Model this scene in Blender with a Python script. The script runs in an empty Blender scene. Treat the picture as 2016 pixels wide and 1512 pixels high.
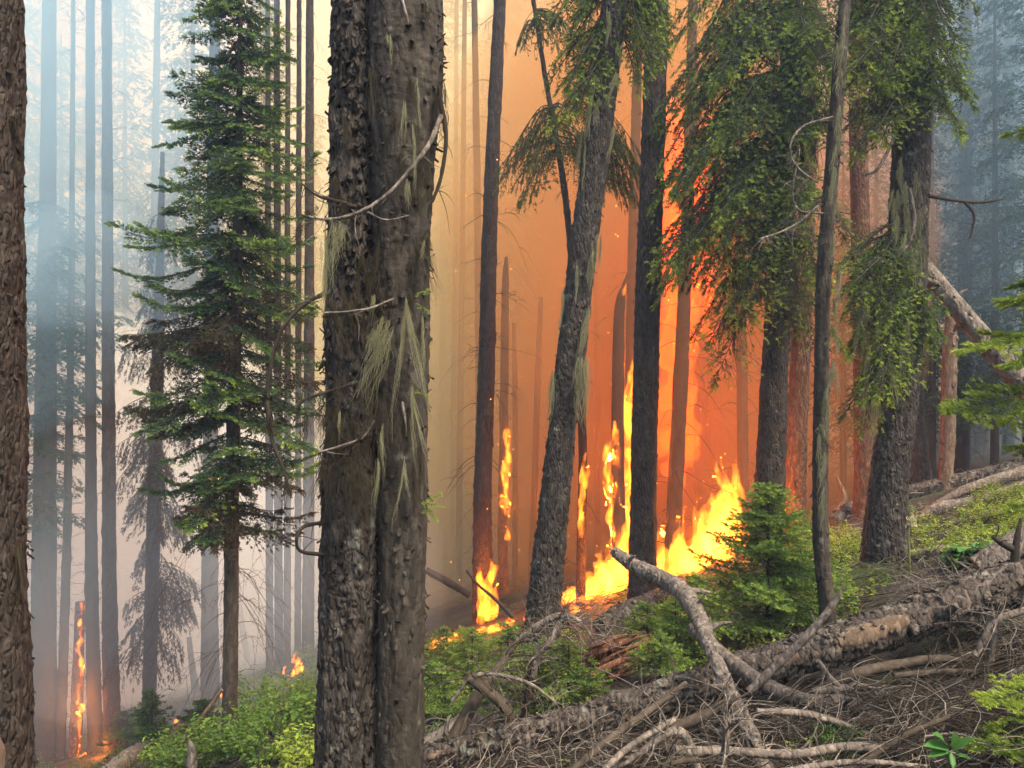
import bpy, math, random
import numpy as np
from mathutils import Vector

# ------------------------------------------------------------------ camera, sky, sun, exposure
sc = bpy.context.scene
CAMZ = 1.6
FPX = 1512.0                      # focal length in pixels of the 2016 x 1512 photograph
cam_d = bpy.data.cameras.new('camera'); cam = bpy.data.objects.new('camera', cam_d)
sc.collection.objects.link(cam); sc.camera = cam
cam.location = (0, 0, CAMZ); cam.rotation_euler = (math.radians(90), 0, 0)
cam_d.sensor_width = 36; cam_d.lens = 27; cam_d.clip_start = 0.05; cam_d.clip_end = 2000

SUN_EL, SUN_AZ = 56.0, 140.0      # degrees; azimuth from +Y towards +X (high, behind the camera)
world = bpy.data.worlds.new('World'); sc.world = world; world.use_nodes = True
wn = world.node_tree; bg = wn.nodes['Background']
sky = wn.nodes.new('ShaderNodeTexSky'); sky.sky_type = 'NISHITA'; sky.sun_disc = False
sky.sun_elevation = math.radians(SUN_EL); sky.sun_rotation = math.radians(SUN_AZ)
sky.air_density = 0.7; sky.dust_density = 7.0; sky.ozone_density = 0.4; sky.altitude = 600
wn.links.new(sky.outputs[0], bg.inputs[0]); bg.inputs[1].default_value = 0.085
sun_d = bpy.data.lights.new('sun', 'SUN'); sun = bpy.data.objects.new('sun', sun_d); sc.collection.objects.link(sun)
sun_d.energy = 1.5; sun_d.angle = math.radians(12); sun_d.color = (1.0, 0.86, 0.68)
sv = Vector((math.sin(math.radians(SUN_AZ)) * math.cos(math.radians(SUN_EL)), math.cos(math.radians(SUN_AZ)) * math.cos(math.radians(SUN_EL)), math.sin(math.radians(SUN_EL))))
sun.rotation_euler = sv.to_track_quat('Z', 'Y').to_euler(); sun.location = (0, 0, 40)

sc.view_settings.view_transform = 'Standard'; sc.view_settings.look = 'None'
sc.view_settings.gamma = 1.0; sc.view_settings.exposure = 1.92
sc.view_settings.use_curve_mapping = False
cy = sc.cycles
cy.max_bounces = 6; cy.diffuse_bounces = 1; cy.glossy_bounces = 1; cy.transmission_bounces = 2
cy.volume_bounces = 5; cy.transparent_max_bounces = 24
cy.sample_clamp_indirect = 4.0; cy.use_denoising = True
cy.use_adaptive_sampling = True; cy.adaptive_threshold = 0.025; cy.adaptive_min_samples = 16
cy.volume_max_steps = 64

R = np.random.default_rng(11)
TAU = 2 * math.pi

# ------------------------------------------------------------------ numeric helpers
def _h(ix, iy, iz, seed):
    x = (ix.astype(np.int64) * 73856093) ^ (iy.astype(np.int64) * 19349663) ^ (iz.astype(np.int64) * 83492791) ^ (seed * 2654435)
    x = (x ^ (x >> 13)) * 1274126177 & 0xffffffff
    x = (x ^ (x >> 16)) * 2246822519 & 0xffffffff
    x ^= x >> 13
    return (x & 0xffffff) / float(0xffffff)

def vnoise(p, scale, seed=0):
    q = np.asarray(p, float) * scale
    i = np.floor(q).astype(np.int64); f = q - i; f = f * f * (3 - 2 * f)
    out = 0
    for a in (0, 1):
        for b in (0, 1):
            for c in (0, 1):
                w = (f[..., 0] if a else 1 - f[..., 0]) * (f[..., 1] if b else 1 - f[..., 1]) * (f[..., 2] if c else 1 - f[..., 2])
                out = out + w * _h(i[..., 0] + a, i[..., 1] + b, i[..., 2] + c, seed)
    return out * 2 - 1

def fbm(p, scale, octv=3, seed=0):
    o = 0; a = 1.0
    for k in range(octv):
        o = o + a * vnoise(p, scale * 2 ** k, seed + k); a *= 0.5
    return o / 1.75

def gz(x, y):
    """height of the hillside: falls to the left and away from the camera"""
    x = np.asarray(x, float); y = np.asarray(y, float)
    z = 0.32 * 42 * np.tanh(x / 42) - 0.2 * 70 * np.tanh(y / 70)
    p = np.stack([x, y, np.zeros_like(x)], -1)
    return z + 0.16 * vnoise(p, 0.35, 3) + 0.07 * vnoise(p, 1.1, 4) + 0.022 * vnoise(p, 3.7, 5)

def pix(u, v, d):
    return np.array([(u - 1008) / FPX * d, d, CAMZ + (756 - v) / FPX * d])

def hit(u, v, dmax=90.0):
    """where the ray of a pixel meets the hillside"""
    u = np.atleast_1d(np.asarray(u, float)); v = np.atleast_1d(np.asarray(v, float))
    ds = np.geomspace(1.2, dmax, 260)
    X = (u[:, None] - 1008) / FPX * ds; Z = CAMZ + (756 - v[:, None]) / FPX * ds
    below = Z - gz(X, np.broadcast_to(ds, X.shape)) < 0
    k = np.where(below.any(1), below.argmax(1), len(ds) - 1)
    d = ds[k]
    x = (u - 1008) / FPX * d
    return np.stack([x, d, gz(x, d)], -1)

def hitd(u, v):
    return float(hit(u, v)[0, 1])

def nrm(a):
    return a / np.maximum(np.linalg.norm(a, axis=-1, keepdims=True), 1e-9)

def spline(P, n):
    """Catmull-Rom through rows of P (any number of columns), n samples"""
    P = np.asarray(P, float)
    if len(P) == 2:
        t = np.linspace(0, 1, n)[:, None]; return P[0] * (1 - t) + P[1] * t
    E = np.vstack([2 * P[0] - P[1], P, 2 * P[-1] - P[-2]])
    s = np.linspace(0, len(P) - 1 - 1e-9, n); i = s.astype(int); t = (s - i)[:, None]
    a, b, c, d = E[i], E[i + 1], E[i + 2], E[i + 3]
    return 0.5 * (2 * b + (c - a) * t + (2 * a - 5 * b + 4 * c - d) * t ** 2 + (3 * b - a - 3 * c + d) * t ** 3)

# ------------------------------------------------------------------ mesh builder
class MB:
    def __init__(s): s.v = []; s.t = []; s.q = []; s.c = []; s.n = 0
    def add(s, v, f, tint=0.5):
        v = np.asarray(v, float).reshape(-1, 3); f = np.asarray(f, np.int64)
        s.v.append(v); s.c.append(np.broadcast_to(np.asarray(tint, float), (len(v),)).copy())
        (s.t if f.shape[1] == 3 else s.q).append(f + s.n); s.n += len(v)
        return s
    def mesh(s, name, mats, smooth=True):
        me = bpy.data.meshes.new(name)
        v = np.concatenate(s.v); c = np.concatenate(s.c)
        t = np.concatenate(s.t) if s.t else np.zeros((0, 3), int); q = np.concatenate(s.q) if s.q else np.zeros((0, 4), int)
        loops = np.concatenate([t.ravel(), q.ravel()]).astype(np.int32)
        tot = np.concatenate([np.full(len(t), 3), np.full(len(q), 4)]).astype(np.int32)
        st = np.concatenate([[0], np.cumsum(tot)[:-1]]).astype(np.int32)
        me.vertices.add(len(v)); me.vertices.foreach_set('co', v.astype(np.float32).ravel())
        me.loops.add(len(loops)); me.loops.foreach_set('vertex_index', loops)
        me.polygons.add(len(tot)); me.polygons.foreach_set('loop_start', st); me.polygons.foreach_set('loop_total', tot)
        me.update(calc_edges=True)
        me.polygons.foreach_set('use_smooth', np.full(len(tot), smooth))
        at = me.attributes.new('tint', 'FLOAT', 'POINT'); at.data.foreach_set('value', c.astype(np.float32))
        for m in (mats if isinstance(mats, (list, tuple)) else [mats]): me.materials.append(m)
        return me
    def build(s, name, mats, parent=None, smooth=True, kind=None):
        o = bpy.data.objects.new(name, s.mesh(name, mats, smooth)); sc.collection.objects.link(o)
        if parent is not None:
            o.parent = parent; o.matrix_parent_inverse = parent.matrix_world.inverted()
        if kind: o['kind'] = kind
        return o

def thing(name, label, cat, loc=(0, 0, 0), group=None):
    o = bpy.data.objects.new(name, None); sc.collection.objects.link(o); o.empty_display_size = 0.2
    o.location = tuple(float(a) for a in loc); o['label'] = label; o['category'] = cat
    if group: o['group'] = group
    o.matrix_world.translation = o.location
    return o

def tag(o, label, cat, group=None):
    o['label'] = label; o['category'] = cat
    if group: o['group'] = group
    return o

def frames(P):
    T = nrm(np.gradient(P, axis=-2))
    ref = np.where(np.abs(T[..., 2:3]) > 0.8, np.array([1.0, 0, 0]), np.array([0, 0, 1.0]))
    ref = np.broadcast_to(ref[..., :1, :], T.shape)     # one reference for the whole path
    A = nrm(np.cross(T, ref)); B = np.cross(A, T)
    return T, A, B

def tubes(mb, P, Rr, sides=4, tint=0.5):
    """K paths of N points (K,N,3), radii (K,N): thin closed-ended sticks"""
    P = np.asarray(P, float); K, N, _ = P.shape
    Rr = np.broadcast_to(np.asarray(Rr, float), (K, N))
    T, A, B = frames(P)
    th = np.arange(sides) * TAU / sides
    V = P[:, :, None] + Rr[:, :, None, None] * (A[:, :, None] * np.cos(th)[:, None] + B[:, :, None] * np.sin(th)[:, None])
    k, n, j = np.meshgrid(np.arange(K), np.arange(N - 1), np.arange(sides), indexing='ij')
    idx = lambda k, n, j: (k * N + n) * sides + j % sides
    F = np.stack([idx(k, n, j), idx(k, n, j + 1), idx(k, n + 1, j + 1), idx(k, n + 1, j)], -1).reshape(-1, 4)
    t = np.asarray(tint, float)
    if t.ndim == 1: t = np.repeat(t, N * sides)
    mb.add(V.reshape(-1, 3), F, t)

def voro(a, b, na, seed):
    """jittered cells on a cylinder (a wraps after na cells): F2-F1, cell id value, offset in b"""
    ia = np.floor(a); ib = np.floor(b)
    f1 = np.full(a.shape, 9.0); f2 = f1.copy(); cid = np.zeros(a.shape); db = np.zeros(a.shape); da = np.zeros(a.shape)
    for i in (-1, 0, 1):
        for j in (-1, 0, 1):
            ca = np.mod(ia + i, na); cb = ib + j
            ja = _h(ca, cb, ca * 0, seed); jb = _h(ca, cb, ca * 0 + 1, seed)
            dx = ia + i + ja - a; dy = cb + jb - b
            d = np.sqrt(dx * dx + dy * dy)
            nw = d < f1
            f2 = np.where(nw, f1, np.minimum(f2, d))
            cid = np.where(nw, _h(ca, cb, ca * 0 + 2, seed), cid)
            db = np.where(nw, dy, db); da = np.where(nw, dx, da); f1 = np.where(nw, d, f1)
    return f2 - f1, cid, db, da

def trunk_mesh(mb, path, rad, sides=24, step=0.05, cell=0.05, asp=1.6, amp=0.012, seed=1, ridge=0.0, lump=0.03, cap=False, rough=0.004):
    """bark-covered limb along path (N,3) with radii; bark plates are real relief"""
    path = np.asarray(path, float); rad = np.asarray(rad, float)
    L = np.linalg.norm(np.diff(path, axis=0), axis=1).sum()
    n = max(6, int(L / step))
    PR = spline(np.column_stack([path, rad]), n); P = PR[:, :3]; r = np.maximum(PR[:, 3], 0.003)
    T, A, B = frames(P)
    s = np.concatenate([[0], np.cumsum(np.linalg.norm(np.diff(P, axis=0), axis=1))])
    th = np.arange(sides) * TAU / sides
    TH, S = np.meshgrid(th, s)
    rm = float(np.median(r)); na = max(3, int(TAU * rm / cell))
    warp = vnoise(np.stack([np.cos(TH) * rm, np.sin(TH) * rm, S * 0.5], -1), 9.0, seed + 7)
    a = TH / TAU * na + 0.35 * warp; b = S / (cell * asp) + 0.4 * warp
    e, cid, db, da = voro(a, b, na, seed)
    plate = np.clip(e / 0.13, 0, 1); plate = plate * plate * (3 - 2 * plate)
    hgt = plate * (0.3 + 0.9 * cid * cid) + plate * 1.3 * (cid - 0.25) * np.clip(db, -0.6, 0.6) + plate * 0.7 * (_h(np.floor(cid * 997), np.floor(cid * 131), np.floor(cid * 0), seed) - 0.5) * np.clip(da, -0.6, 0.6)
    q = np.stack([np.cos(TH) * rm, np.sin(TH) * rm, S], -1)
    disp = amp * (hgt - 0.5) + lump * rm * 2 * fbm(q, 1.6, 2, seed + 3) + rough * fbm(q, 45, 2, seed + 5)
    if ridge:
        qq = np.stack([np.cos(TH) * rm, np.sin(TH) * rm, S * 0.12], -1)
        disp = disp + ridge * fbm(qq, 16, 2, seed + 9)
    rr = r[:, None] + disp * np.clip(r[:, None] / rm, 0.3, 1.2)
    V = P[:, None] + rr[..., None] * (A[:, None] * np.cos(TH)[..., None] + B[:, None] * np.sin(TH)[..., None])
    i, j = np.meshgrid(np.arange(n - 1), np.arange(sides), indexing='ij')
    ix = lambda i, j: i * sides + j % sides
    F = np.stack([ix(i, j), ix(i, j + 1), ix(i + 1, j + 1), ix(i + 1, j)], -1).reshape(-1, 4)
    mb.add(V.reshape(-1, 3), F, (0.25 + 0.5 * cid).ravel())
    if cap:
        for e_, ring in ((0, P[0]), (n - 1, P[-1])):
            base = mb.n; c = ring[None]
            Vr = V[e_]; vv = np.vstack([Vr, c]); jj = np.arange(sides)
            mb.add(vv, np.stack([jj, (jj + 1) % sides, np.full(sides, sides)], -1), 0.9)
    return P, r, (T, A, B)

def flakes(mb, P, r, fr, count, size, seed=0, lift=0.012, face=None, tint=(0.3, 0.8), zr=None):
    """curled bark scales standing proud of a limb"""
    g = np.random.default_rng(seed); T, A, B = fr
    lo, hi = (0, len(P)) if zr is None else (int(len(P) * zr[0]), int(len(P) * zr[1]))
    k = g.integers(lo, max(lo + 1, hi), count); th = g.uniform(0, TAU, count) if face is None else g.normal(face, 0.9, count)
    N = A[k] * np.cos(th)[:, None] + B[k] * np.sin(th)[:, None]; S = -A[k] * np.sin(th)[:, None] + B[k] * np.cos(th)[:, None]
    c = P[k] + N * (r[k] + 0.002)[:, None]
    w = size * g.uniform(0.5, 1.3, count); h = size * g.uniform(0.7, 1.9, count); lf = lift * g.uniform(0.1, 1.6, count)
    sg = g.choice([-1, 1], count, p=[0.75, 0.25])
    V = []
    for layer in (0, 1):
        for y in (-1, 0, 1):
            for x in (-1, 0, 1):
                jit = g.normal(0, 0.14, (2, count))
                up = lf * (0.5 + 0.5 * y * sg) ** 2 * 1.6 + lf * 0.5 * abs(x) * g.uniform(-0.6, 1.0, count) - layer * 0.004
                sh = 1 - 0.35 * abs(x * y)
                V.append(c + S * (w * 0.5 * (x + jit[0]) * sh)[:, None] + T[k] * (h * 0.5 * (y + jit[1]) * sh)[:, None] + N * up[:, None] - N * (0.5 * (w * x) ** 2 / r[k] * 0.5)[:, None])
    V = np.stack(V, 1)
    F = []
    for layer in (0, 1):
        for y in (0, 1):
            for x in (0, 1):
                b = layer * 9 + y * 3 + x; f = [b, b + 1, b + 4, b + 3]; F.append(f if layer == 0 else f[::-1])
    rim = [0, 1, 2, 5, 8, 7, 6, 3]
    for i in range(8):
        p, q = rim[i], rim[(i + 1) % 8]; F.append([q, p, p + 9, q + 9])
    F = np.array(F)[None] + (np.arange(count) * 18)[:, None, None]
    mb.add(V.reshape(-1, 3), F.reshape(-1, 4), np.repeat(g.uniform(*tint, count), 18))

# ------------------------------------------------------------------ foliage
def needles(mb, P0, P1, rad, tint, n=12, w=0.4, seed=0, fwd=0.65):
    g = np.random.default_rng(seed)
    m = len(P0)
    if m == 0: return
    ax = nrm(P1 - P0)
    ref = np.where(np.abs(ax[:, 2:3]) > 0.9, np.array([1.0, 0, 0]), np.array([0, 0, 1.0]))
    A = nrm(np.cross(ax, ref)); B = np.cross(ax, A)
    k = np.arange(n)
    t = (k[None] + g.uniform(0, 1, (m, n))) / n
    ph = k[None] * 2.399 + g.uniform(0, TAU, (m, 1)) + g.normal(0, 0.3, (m, n))
    rd = A[:, None] * np.cos(ph)[..., None] + B[:, None] * np.sin(ph)[..., None] * 0.8
    base = P0[:, None] + (P1 - P0)[:, None] * t[..., None]
    ln = (rad[:, None] * (1.1 - 0.35 * t) * g.uniform(0.7, 1.25, (m, n)))[..., None]
    d = rd * 0.8 + ax[:, None] * fwd
    tip = base + d * ln
    sd = nrm(np.cross(d, ax[:, None] + 0.3 * g.normal(0, 1, (m, n, 3)))) * ln * w * 0.5
    V = np.stack([base - sd, base + sd, tip], 2).reshape(-1, 3)
    tt = np.repeat(np.broadcast_to((tint[:, None] + g.normal(0, 0.04, (m, n))), (m, n)).ravel(), 3)
    mb.add(V, np.arange(m * n * 3).reshape(-1, 3), tt)

def frond(axis, L, spacing=0.05, side=0.36, ang=55, fl=0.08, q=5, sag=0.25, hang=0.0, g=None, tipb=0.5, base=0.35, bare=0.12, updown=0.25, fan=0.0):
    """twigs and shoots of one conifer branch along axis (M,3): arrays of shoot segments with tints"""
    m = max(4, int(L / spacing))
    t = np.clip(np.linspace(bare, 1.0, m) + g.normal(0, 0.25 / m, m), 0, 1)
    sd = np.where(np.arange(m) % 2 == 0, 1.0, -1.0)
    tl = L * side * (np.clip(1.02 - t, 0, 1) ** 0.65) * np.clip((t - bare * 0.4) / 0.2, 0.35, 1) * g.uniform(0.6, 1.15, m) + fl * 0.6
    a = np.radians(ang + g.normal(0, 8, m)) * np.where(t > 0.93, 0.25, 1)
    nz = g.normal(0, updown, m)
    f = (np.arange(q) + 0.4) / q
    alt = np.where(np.arange(q) % 2 == 0, 1.0, -1.0) * 0.65
    alt[-1] = 0.0
    X0 = t[:, None] * L + (np.cos(a) * tl)[:, None] * f; Y0 = (sd * np.sin(a) * tl)[:, None] * f
    Z0 = (nz * tl)[:, None] * f - sag * (tl[:, None] * f) ** 2 / max(L * side, 0.05) - hang * tl[:, None] * f
    an = a[:, None] * sd[:, None] + alt[None] * g.uniform(0.7, 1.2, (m, q))
    fle = fl * g.uniform(0.65, 1.25, (m, q)) * (1.0 - 0.25 * f)
    hz = -hang * 0.9 + g.normal(0, updown, (m, q))
    D = np.stack([np.cos(an), np.sin(an), hz], -1); D = nrm(D)
    S0 = np.stack([X0, Y0, Z0], -1).reshape(-1, 3); S1 = S0 + (D * fle[..., None]).reshape(-1, 3)
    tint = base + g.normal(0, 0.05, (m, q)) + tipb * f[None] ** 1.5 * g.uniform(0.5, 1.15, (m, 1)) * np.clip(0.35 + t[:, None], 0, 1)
    M = len(axis); xs = np.linspace(0, L, M)
    T = nrm(np.gradient(axis, axis=0))
    hz_ = nrm(np.array([axis[-1][0] - axis[0][0], axis[-1][1] - axis[0][1], 1e-6])); S = nrm(np.cross(hz_, [0, 0, 1.0])); U = np.array([0, 0, 1.0])
    roll = g.normal(0, 0.25); S, U = S * math.cos(roll) + U * math.sin(roll), U * math.cos(roll) - S * math.sin(roll)
    def world(Q):
        x = np.clip(Q[:, 0], 0, L * 1.0); ex = Q[:, 0] - x
        p = np.stack([np.interp(x, xs, axis[:, i]) for i in range(3)], -1) + T[-1] * ex[:, None]
        return p + S * Q[:, 1:2] + U * Q[:, 2:3]
    return world(S0), world(S1), np.full(m * q, fl), tint.ravel(), (world(np.stack([t * L, t * 0, t * 0], -1)), world(S0.reshape(m, q, 3)[:, -1]))

class Crown:
    """collects shoots and woody twigs of one tree"""
    def __init__(s, seed): s.g = np.random.default_rng(seed); s.seed = seed; s.P0 = []; s.P1 = []; s.r = []; s.t = []; s.wood = MB(); s.has = False
    def branch(s, axis, r0, nr=0.35, sides=4, twigwood=True, **kw):
        axis = spline(axis, 10); L = np.linalg.norm(np.diff(axis, axis=0), axis=1).sum()
        kw = dict(kw); kw['base'] = kw.get('base', 0.35) + s.g.normal(0, 0.06); kw['tipb'] = kw.get('tipb', 0.5) * s.g.uniform(0.3, 1.35)
        a, b, r, t, tw = frond(axis, L, g=s.g, **kw)
        s.P0.append(a); s.P1.append(b); s.r.append(r * nr / 0.35 * 0.45); s.t.append(t)
        tubes(s.wood, axis[None], np.linspace(r0, r0 * 0.25, 10)[None], sides, 0.4)
        if twigwood and len(tw[0]):
            tubes(s.wood, np.stack([tw[0], tw[1]], 1), np.array([[r0 * 0.3, r0 * 0.12]]), 3, 0.4)
        s.has = True
    def build(s, parent, leafmat, woodmat, n=12, w=0.4, fwd=0.65, cname='crown', wname='branches'):
        mb = MB(); needles(mb, np.concatenate(s.P0), np.concatenate(s.P1), np.concatenate(s.r), np.concatenate(s.t), n, w, s.seed, fwd)
        c = mb.build(cname, leafmat, parent, smooth=False)
        b = s.wood.build(wname, woodmat, parent)
        b['kind'] = 'stuff'; c['kind'] = 'stuff'
        return c

def arc(start, az, L, pitch=0.0, droop=0.3, up=0.15, n=7):
    """branch axis leaving start towards azimuth az"""
    t = np.linspace(0, 1, n)
    h = t * L; z = L * (math.tan(pitch) * t - droop * t ** 1.6 + up * t ** 4)
    return np.stack([start[0] + np.cos(az) * h, start[1] + np.sin(az) * h, start[2] + z], -1)

def sticks(n, roots, dirs, lens, curl, g, N=7, sagz=0.0):
    """n curved thin paths"""
    t = np.linspace(0, 1, N)[None, :, None]
    d = nrm(dirs); c1 = nrm(np.cross(d, g.normal(0, 1, (n, 3)))); c2 = nrm(np.cross(d, c1))
    L = lens[:, None, None]; k1 = (curl * g.normal(0, 1, n))[:, None, None]; k2 = (curl * g.normal(0, 1, n))[:, None, None]
    P = roots[:, None] + d[:, None] * t * L + c1[:, None] * (k1 * L * t ** 2) + c2[:, None] * (k2 * L * np.sin(t * 4.0) * 0.35 * t)
    P[..., 2] -= sagz * (t[..., 0] ** 2) * lens[:, None]
    return P

# ------------------------------------------------------------------ materials
def newmat(name):
    m = bpy.data.materials.new(name); m.use_nodes = True; nt = m.node_tree
    for n in list(nt.nodes): nt.nodes.remove(n)
    out = nt.nodes.new('ShaderNodeOutputMaterial'); return m, nt, out
def nd(nt, t, **kw):
    n = nt.nodes.new(t)
    for k, v in kw.items(): setattr(n, k, v)
    return n
def ramp(nt, src, stops):
    r = nd(nt, 'ShaderNodeValToRGB'); el = r.color_ramp.elements
    while len(el) < len(stops): el.new(0.5)
    for e, (p, c) in zip(el, stops): e.position = p; e.color = (*c, 1)
    nt.links.new(src, r.inputs[0]); return r.outputs[0]
def noise(nt, scale, detail=4, rough=0.6, stretch=None, coord='Object'):
    tc = nd(nt, 'ShaderNodeTexCoord'); n = nd(nt, 'ShaderNodeTexNoise')
    n.inputs['Scale'].default_value = scale; n.inputs['Detail'].default_value = detail; n.inputs['Roughness'].default_value = rough
    if stretch:
        mp = nd(nt, 'ShaderNodeMapping'); mp.inputs['Scale'].default_value = stretch
        nt.links.new(tc.outputs[coord], mp.inputs[0]); nt.links.new(mp.outputs[0], n.inputs['Vector'])
    else: nt.links.new(tc.outputs[coord], n.inputs['Vector'])
    return n.outputs[0]
def mix(nt, a, b, fac, mode='MIX'):
    m = nd(nt, 'ShaderNodeMix', data_type='RGBA', blend_type=mode)
    for s, v in ((0, fac), (6, a), (7, b)):
        if isinstance(v, (int, float)): m.inputs[s].default_value = v
        elif isinstance(v, tuple): m.inputs[s].default_value = (*v, 1)
        else: nt.links.new(v, m.inputs[s])
    return m.outputs[2]
def attr(nt):
    a = nd(nt, 'ShaderNodeAttribute', attribute_name='tint'); return a.outputs['Fac']

BK = (0.61, 0.59, 0.56)      # overall bark tone
def bark(name, dark, mid, pale, lich=(0.24, 0.25, 0.20), lichf=0.62, stretch=(1, 1, 0.35), rough=0.85, bump=0.3, ember=None, vs=36.0, vb=0.9):
    dark, mid, pale = (tuple(x * k for x, k in zip(c, BK)) for c in (dark, mid, pale))
    m, nt, out = newmat(name)
    p = nd(nt, 'ShaderNodeBsdfPrincipled'); p.inputs['Roughness'].default_value = rough; p.inputs['Specular IOR Level'].default_value = 0.25
    nz = noise(nt, 30, 3, 0.7, stretch)
    c = ramp(nt, nz, [(0.3, dark), (0.5, mid), (0.72, pale)])
    c = mix(nt, c, ramp(nt, attr(nt), [(0.2, tuple(x * 0.6 for x in mid)), (0.8, pale)]), 0.45)
    if vs:
        tcv = nd(nt, 'ShaderNodeTexCoord'); mpv = nd(nt, 'ShaderNodeMapping'); mpv.inputs['Scale'].default_value = (vs, vs, vs * 0.26)
        wv = nd(nt, 'ShaderNodeTexNoise'); wv.inputs['Scale'].default_value = 14; wv.inputs['Detail'].default_value = 1
        nt.links.new(tcv.outputs['Object'], wv.inputs['Vector'])
        wa = nd(nt, 'ShaderNodeVectorMath', operation='MULTIPLY_ADD'); wa.inputs[1].default_value = (0.05, 0.05, 0.05)
        nt.links.new(wv.outputs['Color'], wa.inputs[0]); nt.links.new(tcv.outputs['Object'], wa.inputs[2]); nt.links.new(wa.outputs[0], mpv.inputs[0])
        v1 = nd(nt, 'ShaderNodeTexVoronoi'); v1.inputs['Scale'].default_value = 1.0; nt.links.new(mpv.outputs[0], v1.inputs['Vector'])
        sxv = nd(nt, 'ShaderNodeSeparateColor'); nt.links.new(v1.outputs['Color'], sxv.inputs[0])
        c = mix(nt, c, ramp(nt, sxv.outputs[0], [(0.0, tuple(x * 0.4 for x in mid)), (0.6, mid), (1.0, tuple(min(1, x * 1.35) for x in pale))]), 0.5)
        sp = ramp(nt, noise(nt, 7, 2, 0.7), [(lichf, (0, 0, 0)), (lichf + 0.08, (0.55, 0.55, 0.55))])
        c = mix(nt, c, lich, sp)
        b2 = nd(nt, 'ShaderNodeBump'); b2.inputs['Strength'].default_value = vb; b2.inputs['Distance'].default_value = 0.02
        hv = nd(nt, 'ShaderNodeMapRange'); hv.inputs[1].default_value = 0.65; hv.inputs[2].default_value = 0.3; nt.links.new(v1.outputs['Distance'], hv.inputs[0])
        hh = nd(nt, 'ShaderNodeMath', operation='MULTIPLY_ADD'); nt.links.new(sxv.outputs[1], hh.inputs[0]); hh.inputs[1].default_value = 0.7; nt.links.new(hv.outputs[0], hh.inputs[2])
        h3 = nd(nt, 'ShaderNodeMath', operation='MULTIPLY_ADD'); nt.links.new(nz, h3.inputs[0]); h3.inputs[1].default_value = bump * 4; nt.links.new(hh.outputs[0], h3.inputs[2])
        nt.links.new(h3.outputs[0], b2.inputs['Height']); nt.links.new(b2.outputs[0], p.inputs['Normal'])
    nt.links.new(c, p.inputs['Base Color'])
    if ember:
        z0, z1, strength, thr = ember       # glowing char between two heights (metres above the object's origin)
        tc = nd(nt, 'ShaderNodeTexCoord'); sx = nd(nt, 'ShaderNodeSeparateXYZ'); nt.links.new(tc.outputs['Object'], sx.inputs[0])
        mr = nd(nt, 'ShaderNodeMapRange'); nt.links.new(sx.outputs[2], mr.inputs[0])
        mr.inputs[1].default_value = z0; mr.inputs[2].default_value = z1; mr.inputs[3].default_value = 1; mr.inputs[4].default_value = 0
        e = ramp(nt, noise(nt, 48, 5, 0.75, (1, 1, 0.6)), [(thr, (0, 0, 0)), (thr + 0.14, (1, 1, 1))])
        mu = nd(nt, 'ShaderNodeMath', operation='MULTIPLY'); nt.links.new(e, mu.inputs[0]); nt.links.new(mr.outputs[0], mu.inputs[1])
        m2 = nd(nt, 'ShaderNodeMath', operation='MULTIPLY'); nt.links.new(mu.outputs[0], m2.inputs[0]); m2.inputs[1].default_value = strength
        p.inputs['Emission Color'].default_value = (1, 0.12, 0.01, 1); nt.links.new(m2.outputs[0], p.inputs['Emission Strength'])
    nt.links.new(p.outputs[0], out.inputs[0]); return m

def leaf(name, stops, trans=0.3, rough=0.55):
    m, nt, out = newmat(name)
    c = ramp(nt, attr(nt), stops)
    p = nd(nt, 'ShaderNodeBsdfPrincipled'); p.inputs['Roughness'].default_value = rough; p.inputs['Specular IOR Level'].default_value = 0.3
    t = nd(nt, 'ShaderNodeBsdfTranslucent'); mx = nd(nt, 'ShaderNodeMixShader'); mx.inputs[0].default_value = trans
    nt.links.new(c, p.inputs['Base Color']); nt.links.new(mix(nt, c, (1.0, 0.95, 0.4), 0.15, 'MULTIPLY'), t.inputs[0])
    nt.links.new(p.outputs[0], mx.inputs[1]); nt.links.new(t.outputs[0], mx.inputs[2]); nt.links.new(mx.outputs[0], out.inputs[0]); return m

M_BARK = bark('bark_grey', (0.021, 0.018, 0.0156), (0.06, 0.051, 0.0432), (0.1364, 0.124, 0.1116))
M_BARK_SMOOTH = bark('bark_smooth', (0.0273, 0.0237, 0.0184), (0.0636, 0.0551, 0.0432), (0.122, 0.1097, 0.0891), lichf=0.68, stretch=(0.5, 0.5, 1.2), vs=30, vb=0.35)
M_BARK_BROWN = bark('bark_brown', (0.0225, 0.0165, 0.0128), (0.0612, 0.0454, 0.0346), (0.119, 0.098, 0.0805), lichf=0.7)
M_BARK_DARK = bark('bark_dark', (0.016, 0.0128, 0.0112), (0.044, 0.0344, 0.0288), (0.088, 0.072, 0.064), lichf=0.75, vs=0)
M_BARK_RED_FIRELIT = bark('bark_red_firelit', (0.06, 0.028, 0.015), (0.16, 0.075, 0.04), (0.30, 0.17, 0.10), lichf=0.8)  # reddish peeled wood, with the fire's red light put into the colour
M_EMBER = bark('bark_burning', (0.02, 0.013, 0.01), (0.05, 0.035, 0.03), (0.09, 0.07, 0.06), lichf=0.9, ember=(1.0, 3.2, 5.0, 0.5))
M_EMBER2 = bark('bark_charring', (0.02, 0.013, 0.01), (0.05, 0.035, 0.03), (0.09, 0.07, 0.06), lichf=0.9, ember=(0.2, 2.4, 3.0, 0.56))
M_LOG = bark('bark_log', (0.03, 0.023, 0.018), (0.09, 0.073, 0.06), (0.27, 0.24, 0.21), lichf=0.6, vs=30, vb=0.7)
M_WOOD = bark('wood_bare', (0.08, 0.05, 0.032), (0.19, 0.13, 0.088), (0.36, 0.28, 0.20), lichf=0.8, stretch=(1, 1, 0.15), vs=40, vb=0.2)
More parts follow.
